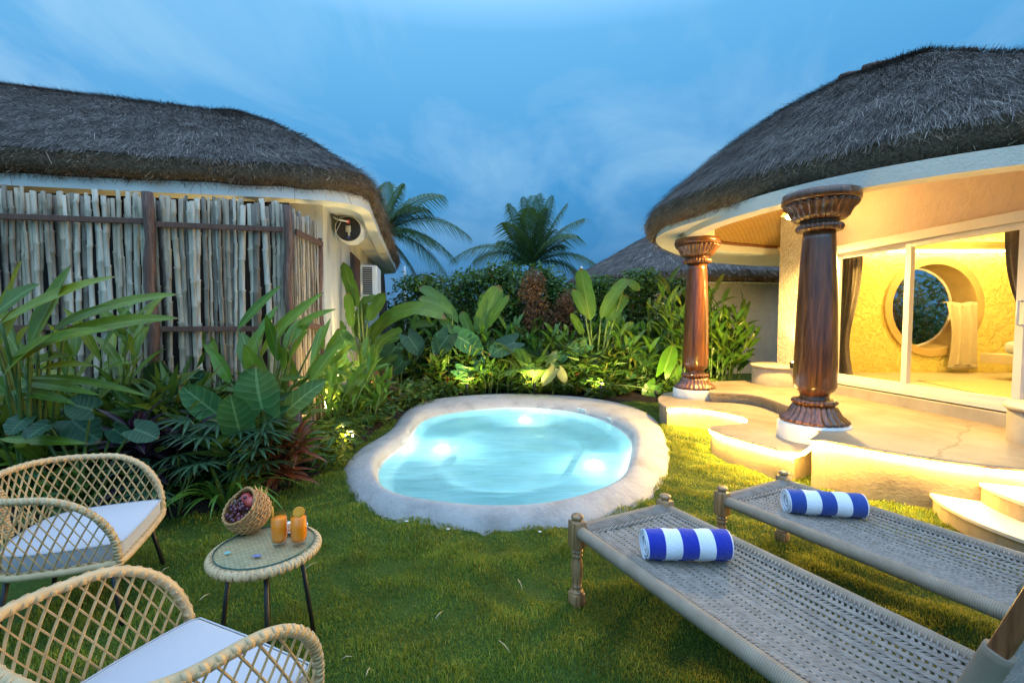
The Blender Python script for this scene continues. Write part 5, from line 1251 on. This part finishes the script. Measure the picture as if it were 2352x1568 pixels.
def gingers(name, base, label, n, h, rad, mat, L=.45, W=.07, seed=1, lean=.2, group=None, smat=None, prof=p_lance):
    rg = random.Random(seed); m = MB(); sm = MB(); base = V(base)
    for _ in range(n):
        az = rg.uniform(0, 2 * PI); r_ = rad * math.sqrt(rg.random()); f = base + V((r_ * math.cos(az), r_ * math.sin(az) * .6, 0)); hh = h * rg.uniform(.6, 1.05); tip = f + V((math.cos(az) * lean * hh + rg.gauss(0, .08), math.sin(az) * lean * hh, hh))
        P = bez(f, tip, V((-math.cos(az) * .1, 0, .1)), 10); sm.tube(P, [.012 - .006 * k / 10 for k in range(11)], 5); side = rg.uniform(0, 2 * PI)
        for k in range(4, 11):
            a = P[k]; q = side + (PI if k % 2 else 0) + rg.gauss(0, .35); el = rg.uniform(.5, 1.4) if k < 9 else rg.uniform(1.2, 2.5); d = V((math.cos(q), math.sin(q) * .8, el)).normalized(); l = L * rg.uniform(.7, 1.15)
            leaf(m, bez(a, a + d * l + V((0, 0, -l * .2)), V((0, 0, l * .18)), 7), W * rg.uniform(.75, 1.2), prof, V((0, -.5, .8)), .2, .015, 0, rg.uniform(0, 50))
    return plant(name, base, label, m, mat, sm, smat, group)
def straps(name, base, label, n, L, W, mat, seed=1, arch=.9, group=None, up=.9):
    rg = random.Random(seed); m = MB(); base = V(base)
    for _ in range(n):
        az = rg.uniform(0, 2 * PI); l = L * rg.uniform(.6, 1.1); out = rg.uniform(.25, 1.0); a = base + V((math.cos(az) * .03, math.sin(az) * .03, 0)); d = V((math.cos(az) * out, math.sin(az) * out, 0)); tip = a + d * l + V((0, 0, l * max(.06, up * (1 - out * arch))))
        leaf(m, bez(a, tip, V((0, 0, l * .55 * out + .05)) - d * l * .12, 10), W * rg.uniform(.8, 1.2), p_strap, V((0, 0, 1)) if out > .3 else V((0, -1, .3)), .3, 0, 0, rg.uniform(0, 9))
    return plant(name, base, label, m, mat, None, None, group)
def rosette(name, base, label, canes, h, L, W, mat, seed=1, group=None, n=22, smat=None):
    rg = random.Random(seed); m = MB(); sm = MB(); base = V(base)
    for c in range(canes):
        f = base + V((rg.uniform(-.12, .12), rg.uniform(-.1, .1), 0)); top = f + V((rg.uniform(-.1, .1), rg.uniform(-.08, .08), h * rg.uniform(.5, 1.0))); sm.tube(bez(f, top, V((rg.uniform(-.05, .05), 0, 0)), 5), .011, 6)
        for k in range(n):
            az = k * 2.4 + rg.uniform(-.3, .3); q = k / n; a = top + V((0, 0, -.16 * (1 - q))); el = -.1 + 1.7 * q ** 1.3; d = V((math.cos(az), math.sin(az), el)).normalized(); l = L * rg.uniform(.7, 1.1)
            leaf(m, bez(a, a + d * l + V((0, 0, -.16 * l)), V((0, 0, .12 * l)), 7), W * rg.uniform(.8, 1.2), p_lance, V((0, -.2, 1)), .25, .01, 0, rg.uniform(0, 9))
    return plant(name, base, label, m, mat, sm, smat or M_STEMR, group)
def frond(m, sm, pts, nl, ll, wl, rg, vee=.35, droop=.25, r_=.012, start=.15):
    k = len(pts) - 1; sm.tube(pts, [r_ * (1 - .75 * i / k) for i in range(k + 1)], 5)
    for i in range(nl):
        t = start + (1 - start) * i / (nl - 1); f = t * k; j = min(int(f), k - 1); p = pts[j].lerp(pts[j + 1], f - j); tg = (pts[j + 1] - pts[j]).normalized(); s = tg.cross(V((0, 0, 1)))
        if s.length < .1: s = tg.cross(V((0, 1, 0)))
        s.normalize(); up = s.cross(tg); l = ll * (math.sin(PI * min(1, .12 + .86 * t)) ** .7) * rg.uniform(.85, 1.1)
        for sd in (-1, 1):
            d = (tg * (.55 + .5 * t) + s * sd * 1.0 + up * vee).normalized(); e = p + d * l + V((0, 0, -droop * l)); mid = p + d * l * .5 + V((0, 0, -droop * l * .15)); w_ = d.cross(up).normalized() * wl * .5
            b = len(m.v)
            for (q, g) in ((p, .5), (mid, 1), (e, .12)): m.add(q - w_ * g, (0, 0)); m.add(q + w_ * g, (1, 1))
            m.face(b, b + 1, b + 3, b + 2); m.face(b + 2, b + 3, b + 5, b + 4)
def fronds(name, base, label, n, L, mat, seed=1, nl=26, ll=.22, wl=.02, group=None, h0=.1, spread=.75, cat='plant', n0=None):
    rg = random.Random(seed); m = MB(); sm = MB(); base = V(base)
    for i in range(n):
        az = i * 2.4 + rg.uniform(-.4, .4); l = L * rg.uniform(.7, 1.1); out = rg.uniform(.25, 1) * spread; a = base + V((math.cos(az) * .06, math.sin(az) * .06, h0 * rg.random())); d = V((math.cos(az) * out, math.sin(az) * out, 0)); tip = a + d * l + V((0, 0, l * (1.0 - out * .75)))
        frond(m, sm, bez(a, tip, V((0, 0, l * .4 * out)), 10), nl, ll, wl, rg, start=.3)
    return plant(name, base, label, m, mat, sm, M_STEM, group, cat)
def fans(name, base, label, n, h, mat, seed=1, R0=.3, group=None):
    rg = random.Random(seed); m = MB(); sm = MB(); base = V(base)
    for _ in range(n):
        az = rg.uniform(0, 2 * PI); hh = h * rg.uniform(.35, 1); r_ = rg.uniform(.05, .4); a = base + V((math.cos(az) * r_, math.sin(az) * r_ * .7, hh)); sm.tube(bez(base + V((rg.uniform(-.15, .15), rg.uniform(-.1, .1), 0)), a, V((0, 0, .1)), 6), .006, 5)
        ax_ = V((math.cos(az) * .8, math.sin(az) * .8 - .3, .25)).normalized(); sd = ax_.cross(V((0, 0, 1))).normalized(); nn = sd.cross(ax_)
        for k in range(9):
            q = (k / 8 - .5) * 2.5; d = ax_ * math.cos(q) + sd * math.sin(q); l = R0 * rg.uniform(.85, 1.1)
            leaf(m, bez(a, a + d * l + V((0, 0, -l * .3)), nn * l * .12, 6), .036, p_strap, nn, .25, 0, 0, rg.uniform(0, 9))
    return plant(name, base, label, m, mat, sm, M_STEM, group)
def scatter(n, cen, rad, size, seed, hang=.35, power=.45, asp=.5, clump=14, flat=.8):
    """leaf quads gathered in clumps through an ellipsoid"""
    g = np.random.default_rng(seed); k = clump; d = g.normal(size=(k, 3)); d /= np.linalg.norm(d, axis=1)[:, None]; cl = d * (g.random((k, 1)) ** .4) * .78
    u = g.normal(size=(n, 3)) * .3 * np.array([1, 1, .8]); p = cl[g.integers(0, k, n)] + u; r_ = np.linalg.norm(p, axis=1); p[r_ > 1.05] *= (1.05 / r_[r_ > 1.05])[:, None]
    p = p * np.array(rad) + np.array(cen); p[:, 2] = np.maximum(p[:, 2], .04)
    d = g.normal(size=(n, 3)); d[:, 2] = d[:, 2] * .4 - hang; d /= np.linalg.norm(d, axis=1)[:, None]
    nr = g.normal(size=(n, 3)) * .6; nr[:, 2] += flat; nr[:, 1] -= .25; s = np.cross(d, nr); s /= np.linalg.norm(s, axis=1)[:, None]; nn = np.cross(s, d)
    L = size * g.uniform(.6, 1.3, n)[:, None]; w_ = L * asp * .5
    A = p; B = p + d * L * .45 - s * w_ + nn * L * .06; Cc = p + d * L - nn * L * .05; E = p + d * L * .45 + s * w_ + nn * L * .06
    Vv = np.stack([A, B, Cc, E], 1).reshape(-1, 3); i = np.arange(n) * 4
    return Vv, np.concatenate([np.stack([i, i + 1, i + 2], -1), np.stack([i, i + 2, i + 3], -1)])
def bush(name, base, label, blobs, n, size, mat, seed=1, group=None, cat='shrub', trunk=None, tr=.03, asp=.5, hang=.35, smat=None):
    Vs, Fs, o = [], [], 0; tot = sum(b[1][0] * b[1][2] for b in blobs)
    for q, (c, r_) in enumerate(blobs):
        a, f = scatter(max(60, int(n * r_[0] * r_[2] / tot)), c, r_, size, seed + q * 13, hang, .45, asp); Vs.append(a); Fs.append(f + o); o += len(a)
    base = V(base); r0 = thing(name, label, cat, tuple(base), 0, group); rg = random.Random(seed)
    cr = np_mesh('crown' if cat == 'tree' else 'foliage', np.concatenate(Vs), np.concatenate(Fs), mat, r0)
    sm = MB()
    for q, (c, r_) in enumerate(blobs):
        for w_ in range(3):
            e = V(c) + V((rg.uniform(-.5, .5) * r_[0], rg.uniform(-.5, .5) * r_[1], rg.uniform(-.2, .6) * r_[2])); sm.tube(bez(base + V((rg.uniform(-.1, .1), rg.uniform(-.1, .1), -.02)), e, V((rg.uniform(-.1, .1), 0, .2)), 7), [tr * (1 - .8 * k / 7) for k in range(8)], 6)
    part(sm, 'trunk' if cat == 'tree' else 'stems', smat or M_STEMR, r0); return r0
# ------------------------------------------------------------------ left bed
A_L = [(68,790,165,606,62,.02),(2,742,272,634,40),(150,745,416,676,36),(86,792,416,731,46),(22,822,262,757,36),(-20,730,92,652,66),(56,842,163,817,30),(37,878,230,908,26,.06),(68,867,346,912,22,.1),(30,898,174,928,26,.06),(94,847,218,841,18),(75,794,152,650,34,.02),(0,1008,207,1019,26,.03),(-10,800,60,700,50),(10,860,120,770,44),(-20,760,30,640,40),(20,905,-40,860,40),(120,760,255,700,26),(40,830,180,762,30)]
hero('ginger_plant', (-4.0, 3.75, 0), 'large yellow green ginger with long blades leaning out behind the farther rattan armchair', A_L, L_GINGER, 3.45, dY=.2, fold=.22, bendk=.1, petiole=.014, extra=10, exL=.7, exW=.1, seed=3)
gingers('ginger_plant', (-4.1, 4.35, 0), 'dark ginger clump in the shade against the long front of the bamboo fence', 9, 1.75, .45, L_GINGER, .6, .09, 5, .15)
gingers('ginger_plant', (-5.0, 4.15, 0), 'shaded ginger behind the big leaning ginger, at the edge of the photo', 7, 1.6, .4, L_GINGER, .6, .1, 8, .2)
Cc_L = [(546,756,648,654,24),(637,764,745,671,24),(675,752,773,710,22),(675,782,728,714,24),(596,824,676,708,36),(510,828,513,744,30,.0),(577,846,555,762,40,.03),(652,846,710,757,30),(709,884,792,776,32),(705,868,766,813,32),(499,824,463,757,30),(742,747,712,846,18),(620,800,700,690,26),(560,850,610,740,30),(600,880,560,790,34),(680,880,640,790,30),(720,830,760,730,22),(640,830,610,720,26),(530,880,480,800,30),(655,800,690,730,26),(590,780,640,700,22)]
hero('heliconia', (-2.75, 5.0, 0), 'tall heliconia clump with glossy upright blades in front of the fence corner', Cc_L, L_HELI, 5.0, dY=.3, bendk=.08, petiole=.011, extra=24, exL=.65, exW=.12, seed=5)
ears('elephant_ear', (-2.15, 4.25, 0), 'elephant ear with big blue green leaves standing upright above the strap lily', [(602,938,588,838,104),(520,966,414,884,66),(553,1000,529,902,70),(574,1010,668,933,50),(657,946,752,872,54),(500,1020,440,985,46),(640,1000,690,970,40)], L_ALO, 4.1, seed=4)
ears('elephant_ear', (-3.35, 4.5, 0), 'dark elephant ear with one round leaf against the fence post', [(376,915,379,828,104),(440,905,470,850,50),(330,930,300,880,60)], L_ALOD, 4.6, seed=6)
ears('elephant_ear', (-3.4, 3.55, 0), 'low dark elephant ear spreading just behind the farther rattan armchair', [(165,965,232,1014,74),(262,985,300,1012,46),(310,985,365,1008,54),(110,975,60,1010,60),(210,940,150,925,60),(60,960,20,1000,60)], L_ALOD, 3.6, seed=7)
rosette('cordyline', (-3.05, 3.95, 0), 'dark purple cordyline in deep shade beside the dark elephant ears', 3, .75, .42, .085, L_PURPLE, 4)
fans('lady_palm', (-2.45, 3.95, 0), 'dark lady palm with drooping fan leaves below the blue green elephant ear', 26, .78, L_DARK, 5, .32)
fans('lady_palm', (-2.85, 3.7, 0), 'dark low lady palm behind the fruit basket and the farther armchair', 14, .5, L_DARK, 9, .3)
straps('spider_lily', tuple(G(520, 1170)), 'dark green spider lily with arching strap leaves right behind the fruit basket', 46, .62, .034, L_STRAP, 3)
rosette('cordyline', tuple(G(636, 1130)), 'wine red cordyline on thin canes behind the juice glasses', 6, .62, .34, .062, L_RED, 6)
straps('spider_lily', tuple(G(728, 1045)), 'bright lit spider lily at the lawn edge left of the pool', 44, .55, .03, L_STRAP, 7)
ears('peace_lily', tuple(G(700, 1060)), 'pale lit broad leaf plant between the red cordyline and the bright spider lily', [(700,1040,690,1000,24),(715,1045,722,1005,22),(690,1050,672,1015,22),(705,1055,735,1030,20)], L_BANANA, 5.2, seed=3)
gingers('peace_lily', tuple(G(830, 985)), 'small upright lily with pointed leaves at the left end of the pool', 12, .55, .22, L_HELI, .3, .07, 12, .35)
straps('spider_lily', tuple(G(845, 985)), 'small spider lily in front of the garden spotlight near the cottage wall', 30, .42, .026, L_STRAP, 11)
rosette('cordyline', tuple(G(868, 955)), 'brown red cordyline below the cottage wall, beside the garden spotlight', 5, .6, .36, .06, L_RED, 8)
gingers('ginger_plant', (-2.5, 5.9, 0), 'leafy ginger at the open end of the bamboo fence', 10, 1.15, .35, L_HELI, .5, .1, 14, .25)
N_L = [(822,706,788,602,30,.0),(829,800,1026,734,44,.5),(844,738,884,672,42,.02),(829,697,872,690,28,.3),(809,752,798,672,24,.0),(872,790,919,776,22),(815,770,840,690,40,.02),(850,770,900,720,30,.1),(800,800,775,735,26,.02),(860,800,925,760,30,.2)]
hero('banana_plant', (-2.55, 8.0, 0), 'banana plant with torn upright leaves in front of the cottage wall', N_L, L_BANANA, 7.9, p_oblong, fold=.12, wav=.02, torn=.35, petiole=.022, dY=.2, extra=5, exL=.8, exW=.22, seed=8)
ears('elephant_ear', (-2.3, 7.3, 0), 'elephant ear with scalloped leaves below the torn banana leaves', [(822,850,873,826,48),(800,800,775,755,42),(790,845,765,810,44),(815,890,790,925,36)], L_ALO, 7.3, seed=9)
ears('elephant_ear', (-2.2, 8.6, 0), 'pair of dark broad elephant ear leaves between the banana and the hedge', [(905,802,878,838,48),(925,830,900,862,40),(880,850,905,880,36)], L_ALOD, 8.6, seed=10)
fronds('areca_palm', (-2.75, 10.2, 0), 'feathery areca palm in the corner between the cottage and the hedge', 13, 2.0, L_ARECA, 3, 30, .32, .03)
gingers('ginger_plant', (-2.3, 6.6, 0), 'mixed green ginger beside the white cottage wall', 9, .95, .3, L_HELI, .42, .09, 17, .25)
# ------------------------------------------------------------------ back bed, left to right behind the pool
hero('banana_plant', (-1.35, 10.2, 0), 'young banana bending to the left in front of the hedge', [(1052,742,962,660,34,.22),(1040,722,960,686,24,.2),(1060,780,1010,730,26,.1),(1000,745,940,752,22,.15)], L_BANANA, 10.2, p_oblong, torn=.2, petiole=.02, fold=.15, seed=11)
hero('banana_plant', (-.75, 10.4, 0), 'dark torn banana leaf standing upright left of the withered shrubs', [(1094,752,1117,668,24,.02),(1098,768,1147,655,48,.05),(1118,755,1170,678,24,.1),(1085,775,1060,715,26,.05)], L_BANANA, 10.4, p_oblong, torn=.4, petiole=.02, fold=.2, seed=12)
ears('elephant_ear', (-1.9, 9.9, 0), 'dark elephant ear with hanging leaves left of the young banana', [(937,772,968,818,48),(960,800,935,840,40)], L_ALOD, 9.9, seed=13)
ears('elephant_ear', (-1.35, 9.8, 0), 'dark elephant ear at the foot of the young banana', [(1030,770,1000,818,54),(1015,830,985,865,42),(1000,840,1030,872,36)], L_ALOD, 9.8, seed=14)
ears('elephant_ear', (-.9, 9.7, 0), 'elephant ear with a large tilted mid green leaf behind the pool', [(1050,772,1108,812,56),(1100,830,1113,864,38),(1050,850,1085,874,40)], L_ALO, 9.7, seed=15)
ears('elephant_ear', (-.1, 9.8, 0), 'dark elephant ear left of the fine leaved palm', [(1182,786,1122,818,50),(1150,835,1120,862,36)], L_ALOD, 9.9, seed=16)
fronds('date_palm', (.4, 9.75, 0), 'fine leaved young date palm in the middle of the bed behind the pool', 26, 1.25, L_ARECA, 6, 34, .26, .016, h0=.5, spread=1.0)
ears('elephant_ear', (1.35, 9.9, 0), 'small elephant ear just left of the bird of paradise stalks', [(1347,790,1300,814,38),(1300,812,1276,836,28),(1330,830,1350,862,28)], L_ALO, 9.9, seed=17)
ears('peace_lily', (.85, 9.5, 0), 'yellowing broad leaf hanging over the pool rim', [(1272,850,1245,886,26),(1285,850,1300,880,22),(1262,838,1280,805,22)], L_VARI, 9.5, seed=18)
S_L = [(1356,736,1333,615,42,.02),(1380,732,1444,642,30,.25),(1437,648,1468,668,24,.25),(1395,736,1440,678,34,.05),(1344,724,1316,664,28,.05),(1407,788,1456,740,20,.1),(1390,770,1425,715,24,.05),(1340,770,1310,720,22,.05)]
hero('bird_of_paradise', (1.85, 10.0, 0), 'tall bird of paradise with long bare stalks and paddle leaves behind the pool', S_L, L_BANANA, 10.0, p_oblong, torn=.15, petiole=.022, fold=.15, dY=.15, seed=19)
straps('spider_plant', tuple(G(1372, 893)), 'cream striped spider plant at the foot of the bird of paradise', 40, .5, .035, L_VARI, 13)
ears('elephant_ear', (2.85, 9.6, 0), 'elephant ear with a flat spreading leaf left of the farther column', [(1502,836,1446,812,42),(1470,845,1440,870,30)], L_ALO, 9.6, seed=20)
ears('elephant_ear', (3.2, 9.3, 0), 'elephant ear with one upright lit leaf beside the farther column', [(1525,852,1546,790,38),(1550,850,1562,890,34),(1505,884,1478,918,38),(1395,886,1388,916,26)], L_HELI, 9.3, seed=21)
fronds('areca_palm', (3.35, 10.6, 0), 'lit areca palm reaching up beside the farther column', 13, 1.7, L_ARECA, 9, 30, .3, .028, h0=.3)
fronds('areca_palm', (2.85, 10.9, 0), 'areca palm in front of the hedge between bird of paradise and farther column', 10, 1.7, L_ARECA, 12, 28, .3, .028)
for k, (x, y, lab) in enumerate(((940, 905, 'small red cordyline at the left end of the bed behind the pool'), (1042, 903, 'small bronze cordyline behind the left part of the pool rim'), (1325, 905, 'low maroon cordyline in front of the small elephant ear'), (1478, 890, 'tall reddish cordyline near the farther column'))):
    rosette('cordyline', tuple(G(x, y)), lab, 3, .42 if k != 3 else .75, .3, .055, L_RED, 30 + k)
gingers('ginger_plant', tuple(G(985, 905)), 'leafy young ginger between the two small red cordylines', 10, .8, .3, L_HELI, .32, .075, 33, .2)
straps('spider_lily', tuple(G(1030, 912)), 'green spider lily hanging over the left back of the pool rim', 26, .5, .03, L_STRAP, 34)
gingers('ginger_plant', tuple(G(1140, 905)), 'low narrow leaved ginger left of the date palm', 10, .6, .3, L_HELI, .32, .06, 35, .2)
gingers('ginger_plant', tuple(G(1430, 890)), 'bushy lit ginger to the right of the spider plant', 14, .75, .4, L_HELI, .3, .065, 36, .25)
gingers('ginger_plant', tuple(G(1310, 900)), 'short ginger between the date palm and the spider plant', 9, .65, .3, L_HELI, .3, .065, 37, .25)
gingers('ginger_plant', (3.65, 9.6, 0), 'tall lit ginger clump just right of the farther column', 22, 2.05, .4, L_HELI, .5, .085, 38, .12)
gingers('ginger_plant', (4.25, 9.5, 0), 'tall lit ginger clump next to the rough villa pillar', 22, 1.95, .4, L_HELI, .5, .085, 39, .12)
gingers('ginger_plant', (4.0, 10.5, 0), 'taller dark ginger behind the two lit ginger clumps', 16, 2.35, .6, L_GINGER, .6, .1, 40, .15)
straps('spider_lily', tuple(G(1535, 895)), 'yellow lit spider lily at the foot of the farther column', 30, .5, .03, L_STRAP, 41)
for k, (x, y, h, lab) in enumerate(((-1.75, 10.6, 1.6, 'tall leafy ginger between the areca palm and the young banana'), (-.35, 10.5, 1.45, 'upright ginger between the torn banana and the taller withered shrub'), (.85, 10.4, 1.4, 'bright upright ginger in front of the shorter withered shrub'), (2.35, 10.3, 1.5, 'bright upright ginger just right of the bird of paradise'), (2.75, 10.0, 1.25, 'bright leafy ginger behind the flat elephant ear leaf'), (4.5, 9.75, 1.7, 'leafy ginger hiding the foot of the far house wall by the pillar'))):
    gingers('ginger_plant', (x, y, 0), lab, 15, h, .4, L_HELI, .5, .1, 210 + k, .16)
# hedge of shrubs at the end of the garden
HB = [(-2.1, 11.4, 2.8, .85, 'leafy green shrub at the left end of the hedge'), (-1.1, 11.6, 2.9, .85, 'dense green shrub behind the young banana'), (-.2, 11.4, 3.05, .8, 'tall bright green shrub left of the withered shrubs'), (.5, 11.7, 3.0, .85, 'green shrub behind the taller withered shrub'), (1.25, 11.6, 2.65, .75, 'green shrub behind the shorter withered shrub'), (2.3, 11.7, 2.7, .85, 'green shrub behind the bird of paradise'), (3.1, 11.3, 2.85, .7, 'dense shrub with drooping tips in front of the far thatched house'), (3.85, 11.0, 2.6, .65, 'dark green shrub behind the farther column'), (4.9, 11.2, 1.9, .6, 'dark reddish shrub under the far house wall')]
for k, (x, y, h, r_, lab) in enumerate(HB):
    bl = [((x, y, h * .55), (r_, r_ * .7, h * .45)), ((x + PR.uniform(-.25, .25), y - .1, h - .35), (r_ * .75, r_ * .6, .38)), ((x + PR.uniform(-.4, .4), y - .25, h * .35), (r_ * .8, r_ * .5, h * .3))]
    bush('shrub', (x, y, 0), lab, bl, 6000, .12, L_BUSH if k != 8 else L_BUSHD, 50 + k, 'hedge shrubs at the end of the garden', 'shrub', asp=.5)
for k, (x, y, z0, z1, r_, lab) in enumerate(((.5, 10.75, 1.0, 2.75, .34, 'taller withered brown shrub in the middle of the hedge'), (1.18, 10.8, .9, 2.3, .36, 'shorter withered brown shrub beside the bird of paradise'))):
    bush('withered_shrub', (x, y, 0), lab, [((x, y, (z0 + z1) / 2), (r_, .28, (z1 - z0) * .52)), ((x + .05, y - .05, z1 - .3), (r_ * .6, .2, .35))], 2300, .085, L_DEAD, 80 + k, 'withered shrubs in the hedge', 'shrub', asp=.42, hang=.8)
# dark low foliage that fills both beds
Vs, Fs, o_ = [], [], 0
g = np.random.default_rng(99)
for k in range(210):
    while True:
        x, y = g.uniform(-5.6, 4.6), g.uniform(3.3, 11.5)
        if inside([x], [y], BED_L)[0] and inside([x], [y - .2], BED_L)[0] and not (x < -2.7 and y > 5.3) and not (y > 8.4 and x > 2.2 and y < 9.2): break
    h = g.uniform(.1, .3); a, f = scatter(130, (x, y, h), (.32, .25, h), .15, 300 + k, .0, .45, .3, 6, .5); Vs.append(a); Fs.append(f + o_); o_ += len(a)
for k in range(130):
    x = g.uniform(-2.4, 3.4); y = g.uniform(9.75, 11.1); h = g.uniform(.3, .62) if y < 10.3 else g.uniform(.45, .85); a, f = scatter(70, (x, y, h), (.32, .25, h * .9), .34, 700 + k, -.5, .45, .2, 5, .25); Vs.append(a); Fs.append(f + o_); o_ += len(a)
for k in range(60):
    x = g.uniform(-4.6, -2.3); y = g.uniform(4.0, 5.1); h = g.uniform(.3, .6); a, f = scatter(60, (x, y, h), (.3, .25, h * .9), .34, 900 + k, -.5, .45, .2, 5, .25); Vs.append(a); Fs.append(f + o_); o_ += len(a)
tag(np_mesh('undergrowth', np.concatenate(Vs), np.concatenate(Fs), L_MIX), 'dark low foliage filling the planting beds', 'undergrowth', kind='stuff')
# ------------------------------------------------------------------ coconut palms and trees beyond
def coco(cx_, cy_, Y, tips, label, seed, ll=1.3):
    rg = random.Random(seed); m = MB(); sm = MB(); c = D(cx_, cy_, Y); base = V((c.x + .4, c.y, 0))
    r0 = thing('palm_tree', label, 'palm tree', tuple(base), 0, 'coconut palms beyond the hedge')
    tm = MB(); tm.tube(bez(base, c, V((-.3, 0, 0)), 14), [.19 - .05 * k / 14 + (.008 if k % 2 else 0) for k in range(15)], 12); part(tm, 'trunk', M_TRUNK, r0)
    for (x, y, bk_) in tips:
        t_ = D(x, y, Y + rg.uniform(-1.0, 1.0)); L = (t_ - c).length; frond(m, sm, bez(c, t_, V((0, 0, L * bk_)), 14), 50, ll * min(1, L / 2.6 + .2), .036, rg, .15, .55, .035, .1)
    b = len(sm.v)
    sm.f and m.mi
    cr = part(m, 'crown', L_PALM, r0); part(sm, 'frond_ribs', M_STEM, r0)
    return r0
coco(1222, 614, 18.5, [(1239,447,.05),(1168,470,.12),(1200,455,.05),(1146,556,.3),(1301,470,.12),(1268,452,.05),(1341,503,.25),(1294,566,.35),(1038,596,.42),(1124,634,.4),(1376,613,.4),(1284,652,.3),(1160,512,.2),(1320,540,.3),(1225,452,.02),(1180,600,.4),(1255,480,.1),(1215,480,.1),(1090,600,.42),(1330,630,.4),(1190,540,.2),(1270,530,.2)], 'coconut palm standing free against the sky beyond the middle of the hedge', 5)
coco(872, 545, 16.5, [(889,420,.05),(926,424,.15),(1016,449,.3),(1080,545,.42),(1046,596,.4),(1030,640,.4),(960,640,.3),(850,430,.05),(800,470,.2),(980,480,.3),(1000,560,.35),(940,470,.2)], 'coconut palm half hidden behind the cottage roof', 6, 1.15)
m = MB(); sm = MB(); fr = random.Random(3)
for k, (x, y, h, lab) in enumerate(((-3.3, 17.5, 3.4, 'dark tree behind the wire mesh fence, left of the palms'), (-1.6, 18.5, 3.0, 'dark tree under the fronds of the free standing palm'), (1.6, 19, 2.9, 'dark tree behind the withered shrubs, right of the free standing palm'))):
    bush('dark_tree', (x, y, 0), lab, [((x, y, h * .6), (1.5, 1.1, h * .38)), ((x + .5, y, h * .35), (1.4, 1.0, h * .33)), ((x - .6, y, h * .45), (1.1, .8, h * .3))], 3600, .22, L_BUSHD, 120 + k, 'dark trees beyond the garden', 'tree', tr=.09)
for k, (x, y, h, lab) in enumerate(((11.1, 12.9, 2.9, 'dark garden tree seen through the round window'), (12.6, 13.8, 3.3, 'dark tree at the side of the round window view'))):
    bush('garden_tree', (x, y, 0), lab, [((x, y, h * .55), (1.2, .9, h * .45)), ((x + .4, y - .2, h * .3), (1.1, .8, h * .3))], 2600, .16, L_BUSH, 140 + k, 'trees outside the round window', 'tree', tr=.07)
# ------------------------------------------------------------------ litter on the lawn
M_DRY = pmat('dry straw stalk', (.4, .33, .2), (.55, .47, .3), 40, .8, 0); M_PETAL = pmat('white petal', (.6, .6, .56), (.7, .7, .66), 20, .7, 0)
for (x0, y0, x1, y1) in ((700, 1306, 728, 1290), (458, 1378, 482, 1362), (372, 1312, 388, 1302), (785, 1512, 808, 1507), (840, 1552, 850, 1532), (1146, 1470, 1172, 1498), (1000, 1420, 1018, 1402), (1190, 1330, 1200, 1352)):
    a, b_ = G(x0, y0, .03), G(x1, y1, .034); m = MB(); m.tube([a, a.lerp(b_, .5) + V((0, 0, .008)), b_], [.0022, .002, .001], 5); tag(m.build('dry_stalk', M_DRY, None, origin=a), 'thin pale dry stalk lying on the lawn grass', 'dry stalk', 'dry stalks on the lawn')
for (x, y) in ((934, 1196), (1029, 1214), (1240, 1220)):
    c = G(x, y, .032); m = MB(); m.sphere(c, .011, 8, 5, (1.3, .9, .3)); tag(m.build('fallen_petal', M_PETAL, None, origin=c), 'small white fallen petal on the grass in front of the pool', 'petal', 'white petals in front of the pool')
# ------------------------------------------------------------------ garden spotlights
def spot(p, to, power, label, col=(1, .72, .25), ang=95):
    p = V(p); r0 = thing('garden_spotlight', label, 'spotlight', tuple(p)); d = (V(to) - p).normalized(); M = d.to_track_quat('Z', 'Y').to_matrix()
    m = MB(); m.tube([p + V((0, 0, -.02)), p + V((0, 0, .14))], .009, 6); m.lathe([(0, -.05), (.03, -.045), (.036, .03), (.033, .045)], 16, p + V((0, 0, .16)), M=M, caps=False); part(m, 'lamp_body', M_BLACK, r0)
    m = MB(); m.lathe([(.033, .038), (0, .042)], 16, p + V((0, 0, .16)), M=M, caps=False); part(m, 'lens', M_WARMLENS, r0)
    lamp('garden_lamp', 'SPOT', p + V((0, 0, .16)) + d * .07, power, col, .03, to, ang, .7)
spot((-2.35, 7.3, .05), (-2.9, 8.2, 2.2), 260, 'small spotlight among the leaves below the cottage wall')
spot((-2.45, 5.3, 0), (-2.75, 6.0, 1.5), 130, 'small spotlight glowing between heliconia leaves at the fence corner')
spot((-2.68, 6.5, .05), (-2.85, 6.95, 2.9), 150, 'small spotlight at the cottage corner behind the open fence end', ang=120)
spot((-1.95, 5.55, 0), (-2.3, 4.9, .3), 26, 'low spotlight hidden behind the bright spider lily', ang=120)
spot((-.9, 9.02, .12), (-1.0, 11.0, 1.9), 120, 'small spotlight hidden in the bed left of the date palm', ang=130)
spot((1.75, 8.88, .12), (1.7, 11.0, 1.9), 120, 'small spotlight hidden in the bed right of the spider plant', ang=130)
spot((.45, 9.12, .12), (.4, 11.2, 1.9), 70, 'small spotlight at the bed edge in front of the date palm', ang=130)
spot((2.75, 8.62, .05), (2.9, 10.6, 1.8), 85, 'small spotlight on the bed edge just left of the farther column', ang=130)
spot((3.9, 9.0, 0), (4.0, 10.0, .8), 120, 'small spotlight hidden in the lit ginger by the pillar', ang=120)
